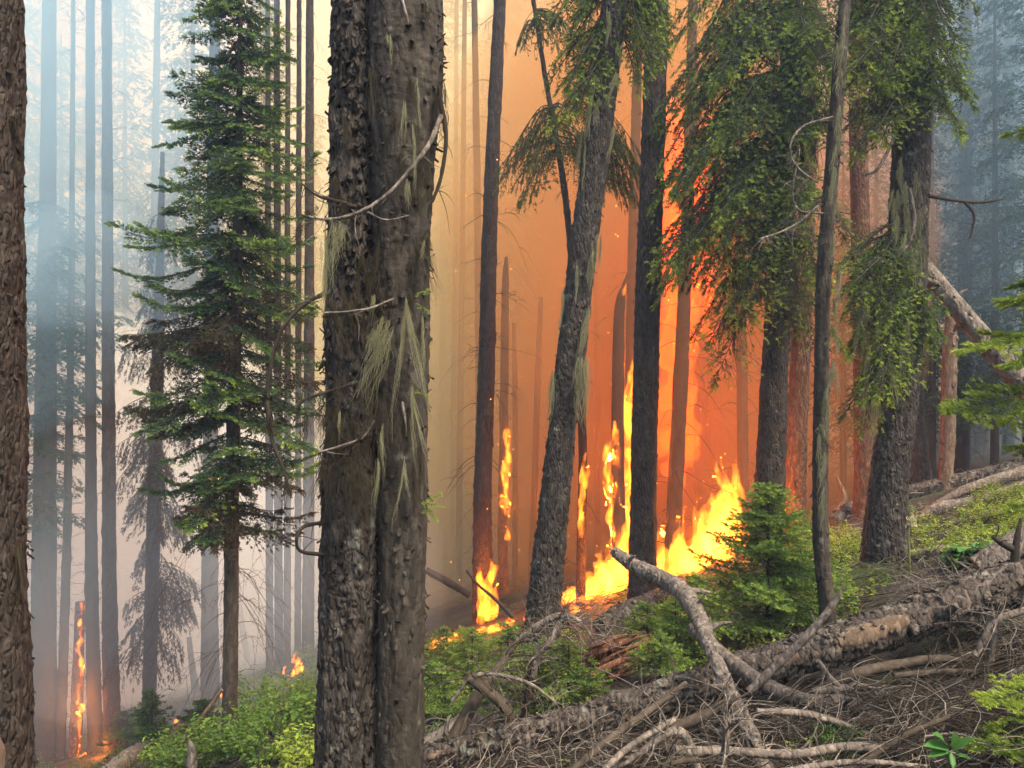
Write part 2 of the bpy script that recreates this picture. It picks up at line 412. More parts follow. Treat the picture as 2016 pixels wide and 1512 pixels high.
M_ROT = bark('wood_rotten', (0.05, 0.02, 0.012), (0.17, 0.065, 0.035), (0.36, 0.19, 0.11), lichf=0.85, stretch=(1, 1, 0.2), vs=40, vb=0.2)
M_DEAD = bark('dead_wood', (0.1, 0.085, 0.07), (0.22, 0.19, 0.16), (0.42, 0.37, 0.32), lichf=0.82, bump=0.3, vs=34, vb=0.5)
M_TWIG = bark('dead_twig', (0.03, 0.024, 0.018), (0.085, 0.068, 0.05), (0.2, 0.17, 0.13), lichf=0.8, bump=0.1, vs=0)
M_TWIGD = bark('dark_twig', (0.02, 0.016, 0.013), (0.05, 0.04, 0.032), (0.10, 0.085, 0.07), lichf=0.85, bump=0.1, vs=0)
M_PALE = bark('bleached_twig', (0.14, 0.12, 0.095), (0.30, 0.26, 0.21), (0.52, 0.48, 0.41), vs=0)
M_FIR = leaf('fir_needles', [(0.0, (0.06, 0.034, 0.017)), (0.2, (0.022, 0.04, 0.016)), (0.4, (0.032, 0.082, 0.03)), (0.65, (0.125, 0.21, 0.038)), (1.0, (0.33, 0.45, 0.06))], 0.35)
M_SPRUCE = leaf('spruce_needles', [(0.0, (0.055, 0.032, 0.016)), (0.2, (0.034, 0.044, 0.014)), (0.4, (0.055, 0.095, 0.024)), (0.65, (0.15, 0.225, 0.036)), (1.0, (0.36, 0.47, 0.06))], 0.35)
M_DEADN = leaf('dead_needles', [(0.0, (0.02, 0.013, 0.009)), (0.5, (0.045, 0.03, 0.02)), (1.0, (0.09, 0.06, 0.035))], 0.15)
M_SHRUB = leaf('shrub_leaves', [(0.0, (0.045, 0.11, 0.02)), (0.5, (0.13, 0.23, 0.03)), (1.0, (0.34, 0.43, 0.05))], 0.4)
M_PLANT = leaf('broad_leaves', [(0.0, (0.04, 0.12, 0.03)), (0.5, (0.08, 0.22, 0.045)), (1.0, (0.20, 0.36, 0.06))], 0.35, 0.45)
M_GRASS = leaf('grass_blades', [(0.0, (0.06, 0.10, 0.03)), (0.5, (0.12, 0.17, 0.05)), (1.0, (0.30, 0.30, 0.13))], 0.35)
M_LICHEN = leaf('pale_lichen', [(0.0, (0.16, 0.16, 0.08)), (0.5, (0.34, 0.34, 0.18)), (1.0, (0.50, 0.50, 0.30))], 0.3, 0.9)
M_HAIR = leaf('dark_lichen', [(0.0, (0.018, 0.014, 0.008)), (0.5, (0.045, 0.036, 0.02)), (1.0, (0.10, 0.085, 0.045))], 0.15, 0.9)

def ground_mat():
    m, nt, out = newmat('forest_floor')
    p = nd(nt, 'ShaderNodeBsdfPrincipled'); p.inputs['Roughness'].default_value = 0.95
    c = ramp(nt, noise(nt, 9, 4, 0.7), [(0.3, (0.010, 0.007, 0.005)), (0.5, (0.028, 0.019, 0.012)), (0.7, (0.075, 0.055, 0.038))])
    g = ramp(nt, noise(nt, 0.9, 2, 0.6), [(0.5, (0, 0, 0)), (0.66, (0.6, 0.6, 0.6))])
    nt.links.new(mix(nt, c, (0.05, 0.08, 0.02), g), p.inputs['Base Color'])
    bm = nd(nt, 'ShaderNodeBump'); bm.inputs['Strength'].default_value = 0.8; bm.inputs['Distance'].default_value = 0.05
    nt.links.new(noise(nt, 24, 3, 0.75), bm.inputs['Height']); nt.links.new(bm.outputs[0], p.inputs['Normal'])
    nt.links.new(p.outputs[0], out.inputs[0]); return m

def flame_mat(name, col, vol, surf, streak=0.0):
    m, nt, out = newmat(name)
    e = nd(nt, 'ShaderNodeEmission'); e.inputs[0].default_value = (*col, 1); e.inputs[1].default_value = vol
    if streak:
        nz = noise(nt, streak, 2.5, 0.6, (1, 1, 0.42))
        mr = nd(nt, 'ShaderNodeMapRange'); mr.inputs[1].default_value = 0.38; mr.inputs[2].default_value = 0.68; mr.inputs[3].default_value = vol * 0.08; mr.inputs[4].default_value = vol * 2.2
        nt.links.new(nz, mr.inputs[0]); nt.links.new(mr.outputs[0], e.inputs[1])
    t = nd(nt, 'ShaderNodeBsdfTransparent'); s = nd(nt, 'ShaderNodeEmission'); s.inputs[0].default_value = (1, 0.16, 0.015, 1); s.inputs[1].default_value = surf
    a = nd(nt, 'ShaderNodeAddShader'); nt.links.new(t.outputs[0], a.inputs[0]); nt.links.new(s.outputs[0], a.inputs[1])
    nt.links.new(a.outputs[0], out.inputs[0]); nt.links.new(e.outputs[0], out.inputs[1]); return m
M_FLAME = flame_mat('flame', (1, 0.20, 0.012), 4.0, 0.02, 6.0)
M_FLAME_S = flame_mat('flame_small', (1, 0.19, 0.010), 8.0, 0.02, 9.0)
M_FLAME_FAR = flame_mat('flame_torch', (1, 0.034, 0.0008), 1.5, 0.05)
M_GLOW, _nt, _o = newmat('ember'); _e = nd(_nt, 'ShaderNodeEmission'); _e.inputs[0].default_value = (1, 0.3, 0.05, 1); _e.inputs[1].default_value = 5.0; _nt.links.new(_e.outputs[0], _o.inputs[0])

def smoke_mat(name, col, dens, ab=(1, 1, 1), aniso=0.2):
    m, nt, out = newmat(name)
    v = nd(nt, 'ShaderNodeVolumePrincipled')
    v.inputs['Color'].default_value = (*col, 1); v.inputs['Absorption Color'].default_value = (*ab, 1)
    v.inputs['Density'].default_value = dens; v.inputs['Anisotropy'].default_value = aniso
    nt.links.new(v.outputs[0], out.inputs['Volume']); return m

# ------------------------------------------------------------------ the setting: hillside, haze, smoke
def ground():
    def axis(lo, hi, c, n):
        s = np.linspace(-1, 1, n); k = 5.2
        w = np.sinh(k * s) / np.sinh(k)
        return np.where(w < 0, c + w * (c - lo), c + w * (hi - c))
    xs = axis(-420, 420, 0.5, 240); ys = axis(-120, 700, 5, 240)
    X, Y = np.meshgrid(xs, ys); Z = gz(X, Y)
    p = np.stack([X, Y, Z * 0], -1)
    near = np.exp(-((Y - 5) / 14) ** 2)
    Z = Z + near * 0.012 * vnoise(p, 9, 6)
    n, m = X.shape
    i, j = np.meshgrid(np.arange(n - 1), np.arange(m - 1), indexing='ij'); b = i * m + j
    mb = MB(); mb.add(np.stack([X, Y, Z], -1).reshape(-1, 3), np.stack([b, b + 1, b + m + 1, b + m], -1).reshape(-1, 4))
    o = mb.build('ground', ground_mat()); o['kind'] = 'structure'
    o['label'] = 'steep forest floor of brown litter falling away downhill'
ground()

def blob_volume(name, c, rad, mat, seed, label, rough=0.18):
    import bmesh
    bm = bmesh.new(); bmesh.ops.create_icosphere(bm, subdivisions=4, radius=1.0)
    V = np.array([v.co for v in bm.verts]); k = 1 + rough * fbm(V, 1.5, 3, seed)
    V = V * k[:, None] * np.array(rad) + np.array(c)
    for v, q in zip(bm.verts, V): v.co = q
    me = bpy.data.meshes.new(name); bm.to_mesh(me); bm.free(); me.materials.append(mat)
    o = bpy.data.objects.new(name, me); sc.collection.objects.link(o); o['kind'] = 'stuff'; o['label'] = label
    return o

HAZE_TOP = 27.0
def haze():
    x0, x1, y0, y1, z0, z1 = -425, 425, -125, 705, -30.0, HAZE_TOP
    v = [(x, y, z) for z in (z0, z1) for y in (y0, y1) for x in (x0, x1)]
    f = [(0, 2, 3, 1), (4, 5, 7, 6), (0, 1, 5, 4), (2, 6, 7, 3), (0, 4, 6, 2), (1, 3, 7, 5)]
    mb = MB(); mb.add(v, f); o = mb.build('haze', smoke_mat('haze_air', (0.50, 0.72, 1.0), 0.003, aniso=0.2), smooth=False)
    o['kind'] = 'stuff'; o['label'] = 'thin bluish smoke haze filling the whole forest'
haze()
M_SMOKE_OR = smoke_mat('smoke_tan', (0.82, 0.49, 0.18), 0.085, ab=(0.0, 0.0, 0.0), aniso=0.0)
M_SMOKE_BL = smoke_mat('smoke_blue', (0.36, 0.68, 1.0), 0.10, ab=(0.75, 0.8, 1.0), aniso=0.0)
M_SMOKE_FAR = smoke_mat('smoke_peach', (1.0, 0.80, 0.55), 0.032, ab=(0.6, 0.35, 0.1), aniso=0.2)
M_SMOKE_LOW = smoke_mat('smoke_cream', (0.92, 0.97, 1.0), 0.12, aniso=0.0)
def puff(c, rad, mat, seed, label, scales=(1.0, 0.8, 0.6, 0.42), rough=0.3):
    """smoke thickening towards its heart: one shell inside the next"""
    for i, k in enumerate(scales): blob_volume('smoke', c, np.array(rad) * k, mat, seed + i, label, rough)
puff((4.7, 26, 4.5), (5.4, 9.5, 13.0), M_SMOKE_OR, 3, 'thick tan and orange smoke billowing behind the burning trunks', (1.35, 1.05, 0.78))
for i, (u, v, d, r) in enumerate([(1120, 620, 19, 1.6), (960, 420, 21, 1.7), (1440, 830, 17.5, 1.2)]):
    blob_volume('smoke', pix(u, v, d), (r, r, r * 1.3), M_SMOKE_OR, 40 + i, 'small dense billow of tan smoke among the burning trunks', 0.6)
M_SMOKE_RED = smoke_mat('smoke_red', (0.42, 0.13, 0.025), 0.16, ab=(0, 0, 0), aniso=0.0)
puff(pix(1380, 760, 19.5), (3.4, 2.8, 6.5), M_SMOKE_RED, 80, 'dark red-brown smoke column behind the torch of fire', (1.0, 0.7))
M_SMOKE_TAN = smoke_mat('smoke_yellow', (1.0, 0.80, 0.47), 0.07, ab=(0.4, 0.2, 0.05), aniso=0.1)
puff((-1.5, 31, 2.0), (7.5, 9.0, 15.0), M_SMOKE_TAN, 70, 'yellowish tan smoke between the twin trunk and the fire', (1.2, 0.9, 0.6))
puff((-11.8, 13.8, 9.6), (6.9, 5.2, 9.0), M_SMOKE_BL, 5, 'pale blue smoke drifting among the trunks downhill', (1.0, 0.86, 0.7, 0.52))
blob_volume('smoke', pix(130, 520, 12.5), (1.5, 1.5, 1.2), M_SMOKE_BL, 61, 'wisp of blue smoke curling down between the trunks', 0.6)
blob_volume('smoke', pix(250, 1230, 17), (1.3, 1.3, 1.5), M_SMOKE_BL, 62, 'low wisp of blue smoke behind the scorched tree', 0.6)
puff((11.5, 17.5, 8.0), (5.2, 5.5, 8.0), M_SMOKE_BL, 18, 'pale blue smoke hanging among the spruces uphill', (1.15, 0.85, 0.6))
puff((-16, 32, -5.0), (17, 12, 9.5), M_SMOKE_LOW, 28, 'bright cream smoke filling the hollow downhill', (1.0, 0.7))
M_SMOKE_WISP = smoke_mat('smoke_wisp', (0.62, 0.82, 1.0), 0.06, aniso=0.0)
puff(pix(250, 1120, 15.3), (6.0, 2.4, 4.2), M_SMOKE_WISP, 95, 'thin blue-white smoke threading the bare trunks downhill', (1.0, 0.75, 0.5))
puff((-14, 26.5, -4.0), (10, 7.5, 8.0), M_SMOKE_LOW, 90, 'white smoke drifting low behind the bare trunks downhill', (1.0, 0.7))
blob_volume('smoke', (-12.0, 62, 3.0), (75, 38, 44), M_SMOKE_FAR, 9, 'far bank of peach smoke behind the whole forest', 0.1)

# ------------------------------------------------------------------ trunks
def stem_path(path, d, root=True, top=True):
    P = [pix(u, v, d) for u, v, w in path]; r = [w / 2 / FPX * d for u, v, w in path]
    if root:
        b = P[0].copy(); g0 = float(gz(b[0], b[1]))
        b2 = b.copy(); b2[2] = g0 - 0.3
        if b[2] > g0 + 0.55:
            b1 = b.copy(); b1[2] = g0 + 0.45
            P = [b2, b1] + P; r = [r[0] * 1.45, r[0] * 1.05] + r
        else:
            P[0][2] = max(P[0][2], g0 + 0.12)
            P = [b2] + P; r = [r[0] * 1.3] + r
    if top and path[-1][1] <= 5:
        dv = P[-1] - P[-2]; dv = dv / abs(dv[2]) if abs(dv[2]) > 1e-6 else np.array([0, 0, 1.0])
        P = P + [P[-1] + dv * 1.5, P[-1] + dv * 3.0]; r = r + [r[-1] * 0.82, r[-1] * 0.6]
    return np.array(P), np.array(r)

def twigs_on(parent, P, r, n, length, zlo, zhi, g, mat, droop=0.6, curl=0.35, rad=0.004, name='dead_twigs', up=0.1):
    ok = np.where((P[:, 2] > zlo) & (P[:, 2] < zhi))[0]
    if len(ok) == 0: return
    k = g.choice(ok, n); az = g.uniform(0, TAU, n)
    dirs = np.stack([np.cos(az), np.sin(az) * 0.9, g.normal(up, 0.35, n)], -1)
    ln = length * g.uniform(0.35, 1.3, n)
    S = sticks(n, P[k] + dirs * (r[k] * 0.7)[:, None], dirs, ln, curl, g, 8, droop)
    mb = MB(); rr = np.linspace(1, 0.3, 8)[None] * (rad * g.uniform(0.6, 1.4, n))[:, None]
    tubes(mb, S, rr, 3, g.uniform(0.2, 0.9, n))
    # side twiglets
    m = n * 2; kk = g.integers(0, n, m); ii = g.integers(2, 6, m)
    S2 = sticks(m, S[kk, ii], dirs[kk] + g.normal(0, 0.7, (m, 3)), ln[kk] * 0.4, curl * 1.2, g, 5, droop)
    tubes(mb, S2, np.linspace(0.7, 0.25, 5)[None] * rad, 3, 0.5)
    o = mb.build(name, mat, parent); o['kind'] = 'stuff'

def tree(name, label, path, d=None, mat=None, cat='tree', group=None, sides=20, step=0.06, cell=0.05, amp=0.012, ridge=0.0, seed=1, tw=0, twl=0.6, twm=None, tz=None, root=True, cap=False, fl=0, fls=0.03, lump=0.03, twr=0.005, twdroop=0.6):
    if d is None: d = hitd(path[0][0], path[0][1])
    P, r = stem_path(path, d, root)
    base = (P[0][0], P[0][1], float(gz(P[0][0], P[0][1])))
    t = thing(name, label, cat, base, group)
    mb = MB(); Q, rr, fr = trunk_mesh(mb, P, r, max(10, int(sides * 0.75)), step * 1.7, cell, 1.6, amp, seed, ridge, lump, cap)
    mb.build('trunk', mat or M_BARK_BROWN, t)
    g = np.random.default_rng(seed)
    if fl:
        f = MB(); flakes(f, Q, rr, fr, int(fl * 0.7), fls, seed); f.build('bark_scales', mat or M_BARK_BROWN, t, kind='stuff')
    if tw:
        z0, z1 = tz or (P[1][2], P[-1][2]); twigs_on(t, Q, rr, int(tw * 1.25), twl, z0, z1, g, twm or M_TWIGD, twdroop, rad=twr)
    return t, Q, rr, fr, d

def at_v(Q, d, v):
    """point of a trunk at picture height v"""
    z = CAMZ + (756 - v) / FPX * d
    return np.array([np.interp(z, Q[:, 2], Q[:, 0]), np.interp(z, Q[:, 2], Q[:, 1]), z])

# ---- big shaggy twin-stemmed tree close to the camera
D1 = 4.5
twin = thing('conifer_tree', 'big shaggy twin-stemmed conifer hung with lichen, thickest trunks of all', 'tree', (pix(735, 1512, D1)[0], D1, float(gz(pix(735, 1512, D1)[0], D1))))
def twin_trunk(path, d, seed, mat, amp, ridge, cell, fl, fls, lift, face):
    P, r = stem_path(path, d)
    mb = MB(); Q, rr, fr = trunk_mesh(mb, P, r, 96, 0.019, cell, 3.6, amp, seed, ridge, 0.04, rough=0.006)
    t = mb.build('trunk', mat, twin)
    f = MB(); flakes(f, Q, rr, fr, fl, fls, seed, lift); flakes(f, Q, rr, fr, fl // 2, fls, seed + 1, lift * 1.3, face)
    f.build('bark_scales', mat, twin, kind='stuff')
    return Q, rr, fr
L1 = twin_trunk([(686, 1512, 118), (690, 1200, 112), (692, 950, 108), (692, 700, 104), (694, 450, 92), (697, 200, 86), (700, 0, 84)], D1, 21, M_BARK, 0.011, 0.034, 0.034, 1000, 0.036, 0.010, 3.1)
L2 = twin_trunk([(788, 1512, 96), (790, 1200, 94), (793, 950, 96), (793, 700, 104), (790, 500, 112), (793, 330, 122), (800, 150, 142), (800, 0, 140)], D1 - 0.06, 33, M_BARK_SMOOTH, 0.004, 0.016, 0.03, 420, 0.026, 0.012, 0.0)

def limb(parent, path, dd, mat, name='dead_branch', seed=0, twn=0, twl=0.15, sides=8):
    """path rows (u, v, w) at depths dd (one or per point)"""
    dd = np.broadcast_to(np.asarray(dd, float), (len(path),))
    P = np.array([pix(u, v, q) for (u, v, w), q in zip(path, dd)]); r = np.array([w / 2 / FPX * q for (u, v, w), q in zip(path, dd)])
    mb = MB(); Q, rr, fr = trunk_mesh(mb, P, r, sides, 0.02, 0.03, 2.0, 0.002, seed, 0.0, 0.08, cap=True, rough=0.002)
    if twn:
        g = np.random.default_rng(seed); k = g.integers(3, len(Q), twn)
        S = sticks(twn, Q[k], g.normal(0, 1, (twn, 3)) * [1, 0.6, 0.8] + [0, 0, -0.2], twl * g.uniform(0.4, 1.3, twn), 0.5, g, 6, 0.3)
        tubes(mb, S, np.linspace(1, 0.3, 6)[None] * 0.003, 4, 0.6)
    return mb.build(name, mat, parent), Q
F = D1 - 0.28
for i, (pth, dep, mt, tn) in enumerate([
    ([(868, 228, 15), (848, 278, 13), (815, 325, 11), (760, 385, 11), (700, 421, 10), (640, 432, 8), (592, 422, 4)], [4.3, 4.22, 4.15, 4.12, 4.1, 4.12, 4.2], M_DEAD, 6),
    ([(862, 180, 14), (878, 265, 11), (869, 345, 9), (851, 398, 8)], 4.35, M_TWIGD, 5),
    ([(775, 588, 7), (735, 605, 6), (690, 613, 5), (638, 616, 4)], [4.2, 4.12, 4.1, 4.1], M_DEAD, 2),
    ([(650, 573, 12), (600, 598, 10), (562, 638, 10), (540, 690, 10), (527, 765, 10), (532, 850, 11), (558, 925, 9), (573, 978, 5)], [4.4, 4.35, 4.3, 4.3, 4.3, 4.3, 4.3, 4.3], M_TWIGD, 8),
    ([(705, 752, 12), (650, 770, 10), (600, 786, 8), (584, 806, 5)], [4.25, 4.2, 4.2, 4.2], M_TWIGD, 6),
    ([(738, 828, 6), (715, 860, 6), (680, 875, 5), (628, 890, 4)], [4.2, 4.12, 4.1, 4.1], M_DEAD, 2),
    ([(645, 1028, 12), (600, 1036, 9), (584, 1060, 8), (592, 1085, 8), (636, 1092, 9)], [4.4, 4.3, 4.25, 4.3, 4.4], M_TWIGD, 2),
    ([(725, 418, 5), (760, 433, 4), (806, 424, 4)], [4.2, 4.1, 4.15], M_DEAD, 0),
    ([(792, 792, 7), (798, 828, 6), (800, 858, 5)], [4.2, 4.12, 4.15], M_DEAD, 0),
    ([(786, -20, 8), (797, 18, 8), (803, 45, 6)], [4.15, 4.1, 4.12], M_DEAD, 0),
    ([(700, 408, 16), (660, 395, 11), (625, 385, 7), (595, 362, 3)], [4.25, 4.2, 4.2, 4.2], M_TWIGD, 9),
    ([(628, 892, 5), (700, 870, 6), (722, 830, 5)], 4.1, M_TWIGD, 3),
]): limb(twin, [(a_, b_, c_ * 0.8) for a_, b_, c_ in pth], dep, mt, seed=50 + i, twn=tn * 2)

def beard(parent, spots, mat, name, seed, dens=1.0, rad=0.0016, wav=0.12):
    """hanging lichen: rows (u, v, depth, length_px, width_px, lean) - strands fan out and gather to a point"""
    g = np.random.default_rng(seed); mb = MB()
    for (u, v, d, ln, wd, lean) in spots:
        n = max(8, int(0.7 * dens * (18 + wd * 2.2 + ln * 0.25))); N = 6
        L = ln / FPX * d; W = wd / FPX * d
        root = pix(u, v, d)
        nb = max(2, int(wd / 7)); bk = g.integers(0, nb, n); bc = g.normal(0, 0.22, nb) * W; bl = g.uniform(0.35, 1.1, nb); be = g.normal(0, 0.12, nb); bz = g.uniform(0, 0.3, nb)
        rx = bc[bk] + g.normal(0, 0.05, n) * W; t = np.linspace(0, 1, N)[None]
        l = L * (bl[bk] * (0.3 + 0.8 * g.uniform(0, 1, n)))[:, None]
        sp = g.normal(0, 0.28, n)[:, None] * W
        X = root[0] + rx[:, None] + 0.6 * sp * np.sin(t * 2.6) + (lean + be[bk][:, None]) * l * t ** 1.2 + (wav * W + 0.02 * l) * np.sin(t * 8 + g.uniform(0, 6, (n, 1))) * t
        Y = root[1] + g.normal(0, 0.012, n)[:, None] + g.normal(0, 0.25, n)[:, None] * W * t * 0.6 - 0.008
        Z = root[2] - (bz[bk] + g.uniform(0, 0.12, n))[:, None] * L - np.abs(rx[:, None]) * 0.8 - l * t
        tubes(mb, np.stack([X, Y, Z], -1), np.sin(np.linspace(0.9, 2.9, N))[None] * rad * d / 4.3, 3, np.clip(g.normal(0.55, 0.22, n), 0, 1))
    o = mb.build(name, mat, parent); o['kind'] = 'stuff'; return o
beard(twin, [(655, 425, 4.1, 130, 38, -0.12), (672, 430, 4.1, 90, 30, -0.3), (640, 430, 4.12, 190, 14, -0.05), (755, 605, 4.08, 170, 46, -0.30), (762, 598, 4.08, 120, 30, -0.42), (742, 640, 4.1, 110, 26, -0.25),
             (800, 545, 4.1, 240, 14, 0.02), (815, 240, 4.1, 150, 8, -0.02), (830, 560, 4.12, 220, 8, 0.0), (795, 880, 4.12, 160, 7, 0.02), (735, 560, 4.15, 70, 9, 0), (812, 720, 4.12, 230, 9, 0.05), (752, 830, 4.1, 90, 12, 0.0), (745, 890, 4.1, 110, 12, 0.05),
             (765, 60, 4.1, 60, 12, 0.05), (800, 190, 4.1, 80, 8, -0.1), (820, 140, 4.08, 90, 8, -0.05), (806, 330, 4.1, 90, 12, -0.15), (668, 800, 4.15, 60, 9, 0), (835, 470, 4.15, 70, 12, -0.25)], M_LICHEN, 'pale_lichen', 3, 0.7, 0.0009)
gl = np.random.default_rng(4)
hs = [(float(gl.uniform(645, 850)), float(gl.uniform(-20, 900)), 4.14 + 0.1 * float(gl.uniform(0, 1)), float(gl.uniform(40, 150)), float(gl.uniform(6, 26)), float(gl.normal(0, 0.12))) for _ in range(46)]
hs += [(600, 430, 4.15, 60, 40, -0.3), (620, 400, 4.2, 40, 40, -0.2), (595, 790, 4.2, 90, 22, -0.1), (640, 780, 4.2, 120, 50, 0.0), (670, 770, 4.18, 200, 60, 0), (690, 800, 4.15, 180, 60, 0), (640, 880, 4.15, 120, 40, -0.1), (700, 880, 4.12, 160, 60, 0.1), (720, 740, 4.12, 140, 50, 0.1),
       (560, 930, 4.28, 70, 18, 0), (535, 800, 4.28, 80, 10, 0), (840, 280, 4.2, 130, 40, -0.2), (868, 150, 4.3, 110, 26, 0)]
beard(twin, hs, M_HAIR, 'dark_lichen', 6, 0.7, 0.0011)
cr = Crown(77)
for (u, v, e) in [(826, 580, (14, -8)), (826, 600, (14, 12)), (824, 770, (10, 6)), (840, 985, (26, -10)), (838, 990, (30, 8)), (838, 1000, (18, 22)), (836, 992, (22, 30))]:
    s = pix(u, v, 4.15); e_ = pix(u + e[0], v + e[1], 4.08); cr.branch([s, (s + e_) / 2, e_], 0.002, spacing=0.012, side=0.5, fl=0.02, q=3, base=0.85, tipb=0.15, bare=0.0)
cr.build(twin, M_FIR, M_TWIGD, 16, 0.25, cname='green_shoots', wname='shoot_stems')

# ---- trunk at the edge of the frame
t, Q, rr, fr, d = tree('conifer_tree', 'thick scaly trunk with a bare brown wood patch, beside the blue smoke', [(-24, 1960, 165), (-26, 1500, 150), (-34, 1000, 148), (-40, 500, 146), (-44, 0, 144)], 4.2, M_BARK_BROWN, sides=112, step=0.014, cell=0.034, amp=0.010, ridge=0.026, seed=5, fl=900, fls=0.03)
mb = MB()
for (u, v, w, h) in [(12, 130, 26, 150), (25, 1470, 40, 90)]:
    c = pix(u, v, 4.2); n = 10
    zz = np.linspace(-1, 1, n); ths = np.linspace(-1, 1, 7)
    V = []
    ax = at_v(Q, 4.2, v)
    for a in zz:
        axp = at_v(Q, 4.2, v + a * h / 2); w_ = w * (1 - 0.55 * a * a)
        for b in ths:
            ang = math.atan2(-1, (u - 1008) / FPX * 4.2 - ax[0]) + 0.0
            th = -math.pi / 2 + 0.75 + b * w_ / 150.0
            rad = 75 / FPX * 4.2 + 0.014 * (1 - abs(b) ** 3)
            V.append([axp[0] + math.cos(th) * rad, axp[1] + math.sin(th) * rad, axp[2]])
    i, j = np.meshgrid(np.arange(n - 1), np.arange(6), indexing='ij'); k = i * 7 + j
    mb = MB(); mb.add(V, np.stack([k, k + 1, k + 8, k + 7], -1).reshape(-1, 4), 0.8); mb.build('bare_wood', M_WOOD, t)
limb(t, [(30, 232, 26), (38, 212, 12), (42, 198, 6)], 4.15, M_BARK_BROWN, 'branch_stub', 3)
beard(t, [(36, 300, 4.2, 50, 8, 0), (36, 215, 4.15, 70, 10, 0), (34, 900, 4.2, 90, 10, 0.02), (38, 1040, 4.15, 120, 12, 0)], M_HAIR, 'dark_lichen', 9)

# ---- downhill stand in blue smoke
LG = 'bare trunks standing in the smoke downhill'
tA = tree('spruce_tree', 'dark trunk with a dense blue-grey crown, next to the scaly edge trunk', [(85, 1508, 50), (87, 1100, 43), (91, 700, 36), (95, 300, 28), (97, 0, 24)], None, M_BARK_DARK, seed=41, tw=60, twl=0.8, tz=(-7, 0))
tree('conifer_tree', 'thin dark pole leaning slightly over the burning snag', [(117, 1502, 21), (128, 1200, 17), (135, 900, 14), (140, 600, 12), (143, 200, 9), (144, 0, 8)], None, M_BARK_DARK, seed=42, sides=12, tw=90, twl=0.9)
tC = tree('burning_snag', 'short broken snag with flames up its whole side, downhill', [(148, 1492, 25), (153, 1350, 21), (158, 1185, 18)], None, None, 'snag', seed=43, sides=16, cap=True,
          twl=0.3)
tree('conifer_tree', 'straight bare trunk between the burning snag and a matching trunk', [(188, 1484, 29), (181, 1200, 24), (179, 900, 20), (178, 500, 18), (178, 0, 15)], None, M_BARK_DARK, seed=44, tw=70, twl=0.7)
tE = tree('conifer_tree', 'straight dark trunk with reddish ember glow at its foot', [(222, 1484, 35), (216, 1200, 27), (214, 850, 24), (212, 500, 21), (210, 0, 17)], None, None, seed=45, tw=50, twl=0.8)
tF = tree('conifer_tree', 'scorched tree draped in brown drooping dead foliage', [(292, 1460, 28), (298, 1200, 26), (306, 900, 25), (312, 650, 20), (317, 430, 13), (320, 300, 8)], None, M_BARK_BROWN, seed=46, step=0.04, sides=24)
tG = tree('conifer_tree', 'stout brown trunk standing just behind the green layered fir', [(414, 1405, 38), (413, 1200, 32), (414, 1000, 30), (416, 700, 26), (420, 300, 22), (424, 0, 18)], None, M_BARK_DARK, seed=47, tw=30, twl=0.6, sides=24)
for i, pth in enumerate([[(531, 1345, 16), (530, 1000, 14), (528, 500, 12), (527, 0, 9)], [(549, 1330, 18), (548, 1000, 16), (546, 500, 14), (545, 0, 11)], [(565, 1338, 15), (566, 1000, 13), (566, 500, 11), (567, 0, 9)], [(586, 1326, 14), (587, 1000, 12), (588, 500, 11), (589, 0, 9)]]):
    tree('conifer_tree', 'slender bare trunk in the row beside the shaggy twin trunk', pth, None, [M_BARK_DARK, M_BARK_BROWN][i % 2], group='slender trunks in a row', seed=60 + i, sides=12, tw=26, twl=0.6)
tree('conifer_tree', 'thickest brown trunk of the row, right against the shaggy twin trunk', [(606, 1300, 25), (608, 1000, 22), (609, 500, 19), (610, 0, 15)], None, M_BARK_BROWN, seed=64, sides=16, tw=30, twl=0.7)
tree('conifer_tree', 'tall pale trunk with fine dead twigs, faint in peach smoke', [(303, 1050, 17), (304, 500, 14), (310, 0, 11)], 26, M_BARK_DARK, seed=65, sides=12, tw=160, twl=1.5, twr=0.012)
tree('leaning_snag', 'thin leaning pole fading into white smoke behind the fir', [(488, 1335, 12), (472, 1200, 11), (458, 1040, 9)], 24, M_BARK_DARK, 'snag', seed=66, sides=10, cap=True)
tree('leaning_snag', 'short tilted stub in the white smoke by the brown trunk', [(385, 1390, 16), (378, 1310, 12), (372, 1255, 9)], 21, M_BARK_DARK, 'snag', seed=67, sides=10, cap=True)

# ---- the burning middle
CG = 'faint trunks in the orange smoke'
def ember_for(d, vlo, vhi, strength, thr, nm):
    return bark(nm, (0.02, 0.013, 0.01), (0.05, 0.035, 0.03), (0.09, 0.07, 0.06), lichf=0.92, ember=(CAMZ + (756 - vlo) / FPX * d, CAMZ + (756 - vhi) / FPX * d, strength, thr))
dQ = hitd(952, 1225)
tree('burning_conifer', 'tall straight trunk glowing red with embers, flames at its foot', [(952, 1225, 44), (950, 1000, 37), (957, 750, 34), (966, 400, 29), (984, 0, 24)], dQ, ember_for(dQ, 1230, 960, 1.1, 0.57, 'bark_ember'), seed=70, sides=32, step=0.04, tw=40, twl=0.7, tz=(0, 9), amp=0.018, twr=0.007)
dR = hitd(990, 1172)
tree('burning_snag', 'slim broken snag with orange flame licks, beside the ember-red trunk', [(990, 1172, 24), (990, 1000, 19), (993, 750, 17), (995, 560, 14), (997, 506, 7)], dR, ember_for(dR, 1160, 800, 0.8, 0.55, 'bark_ember_snag'), 'snag', seed=71, sides=16, tw=26, twl=0.5, cap=True)
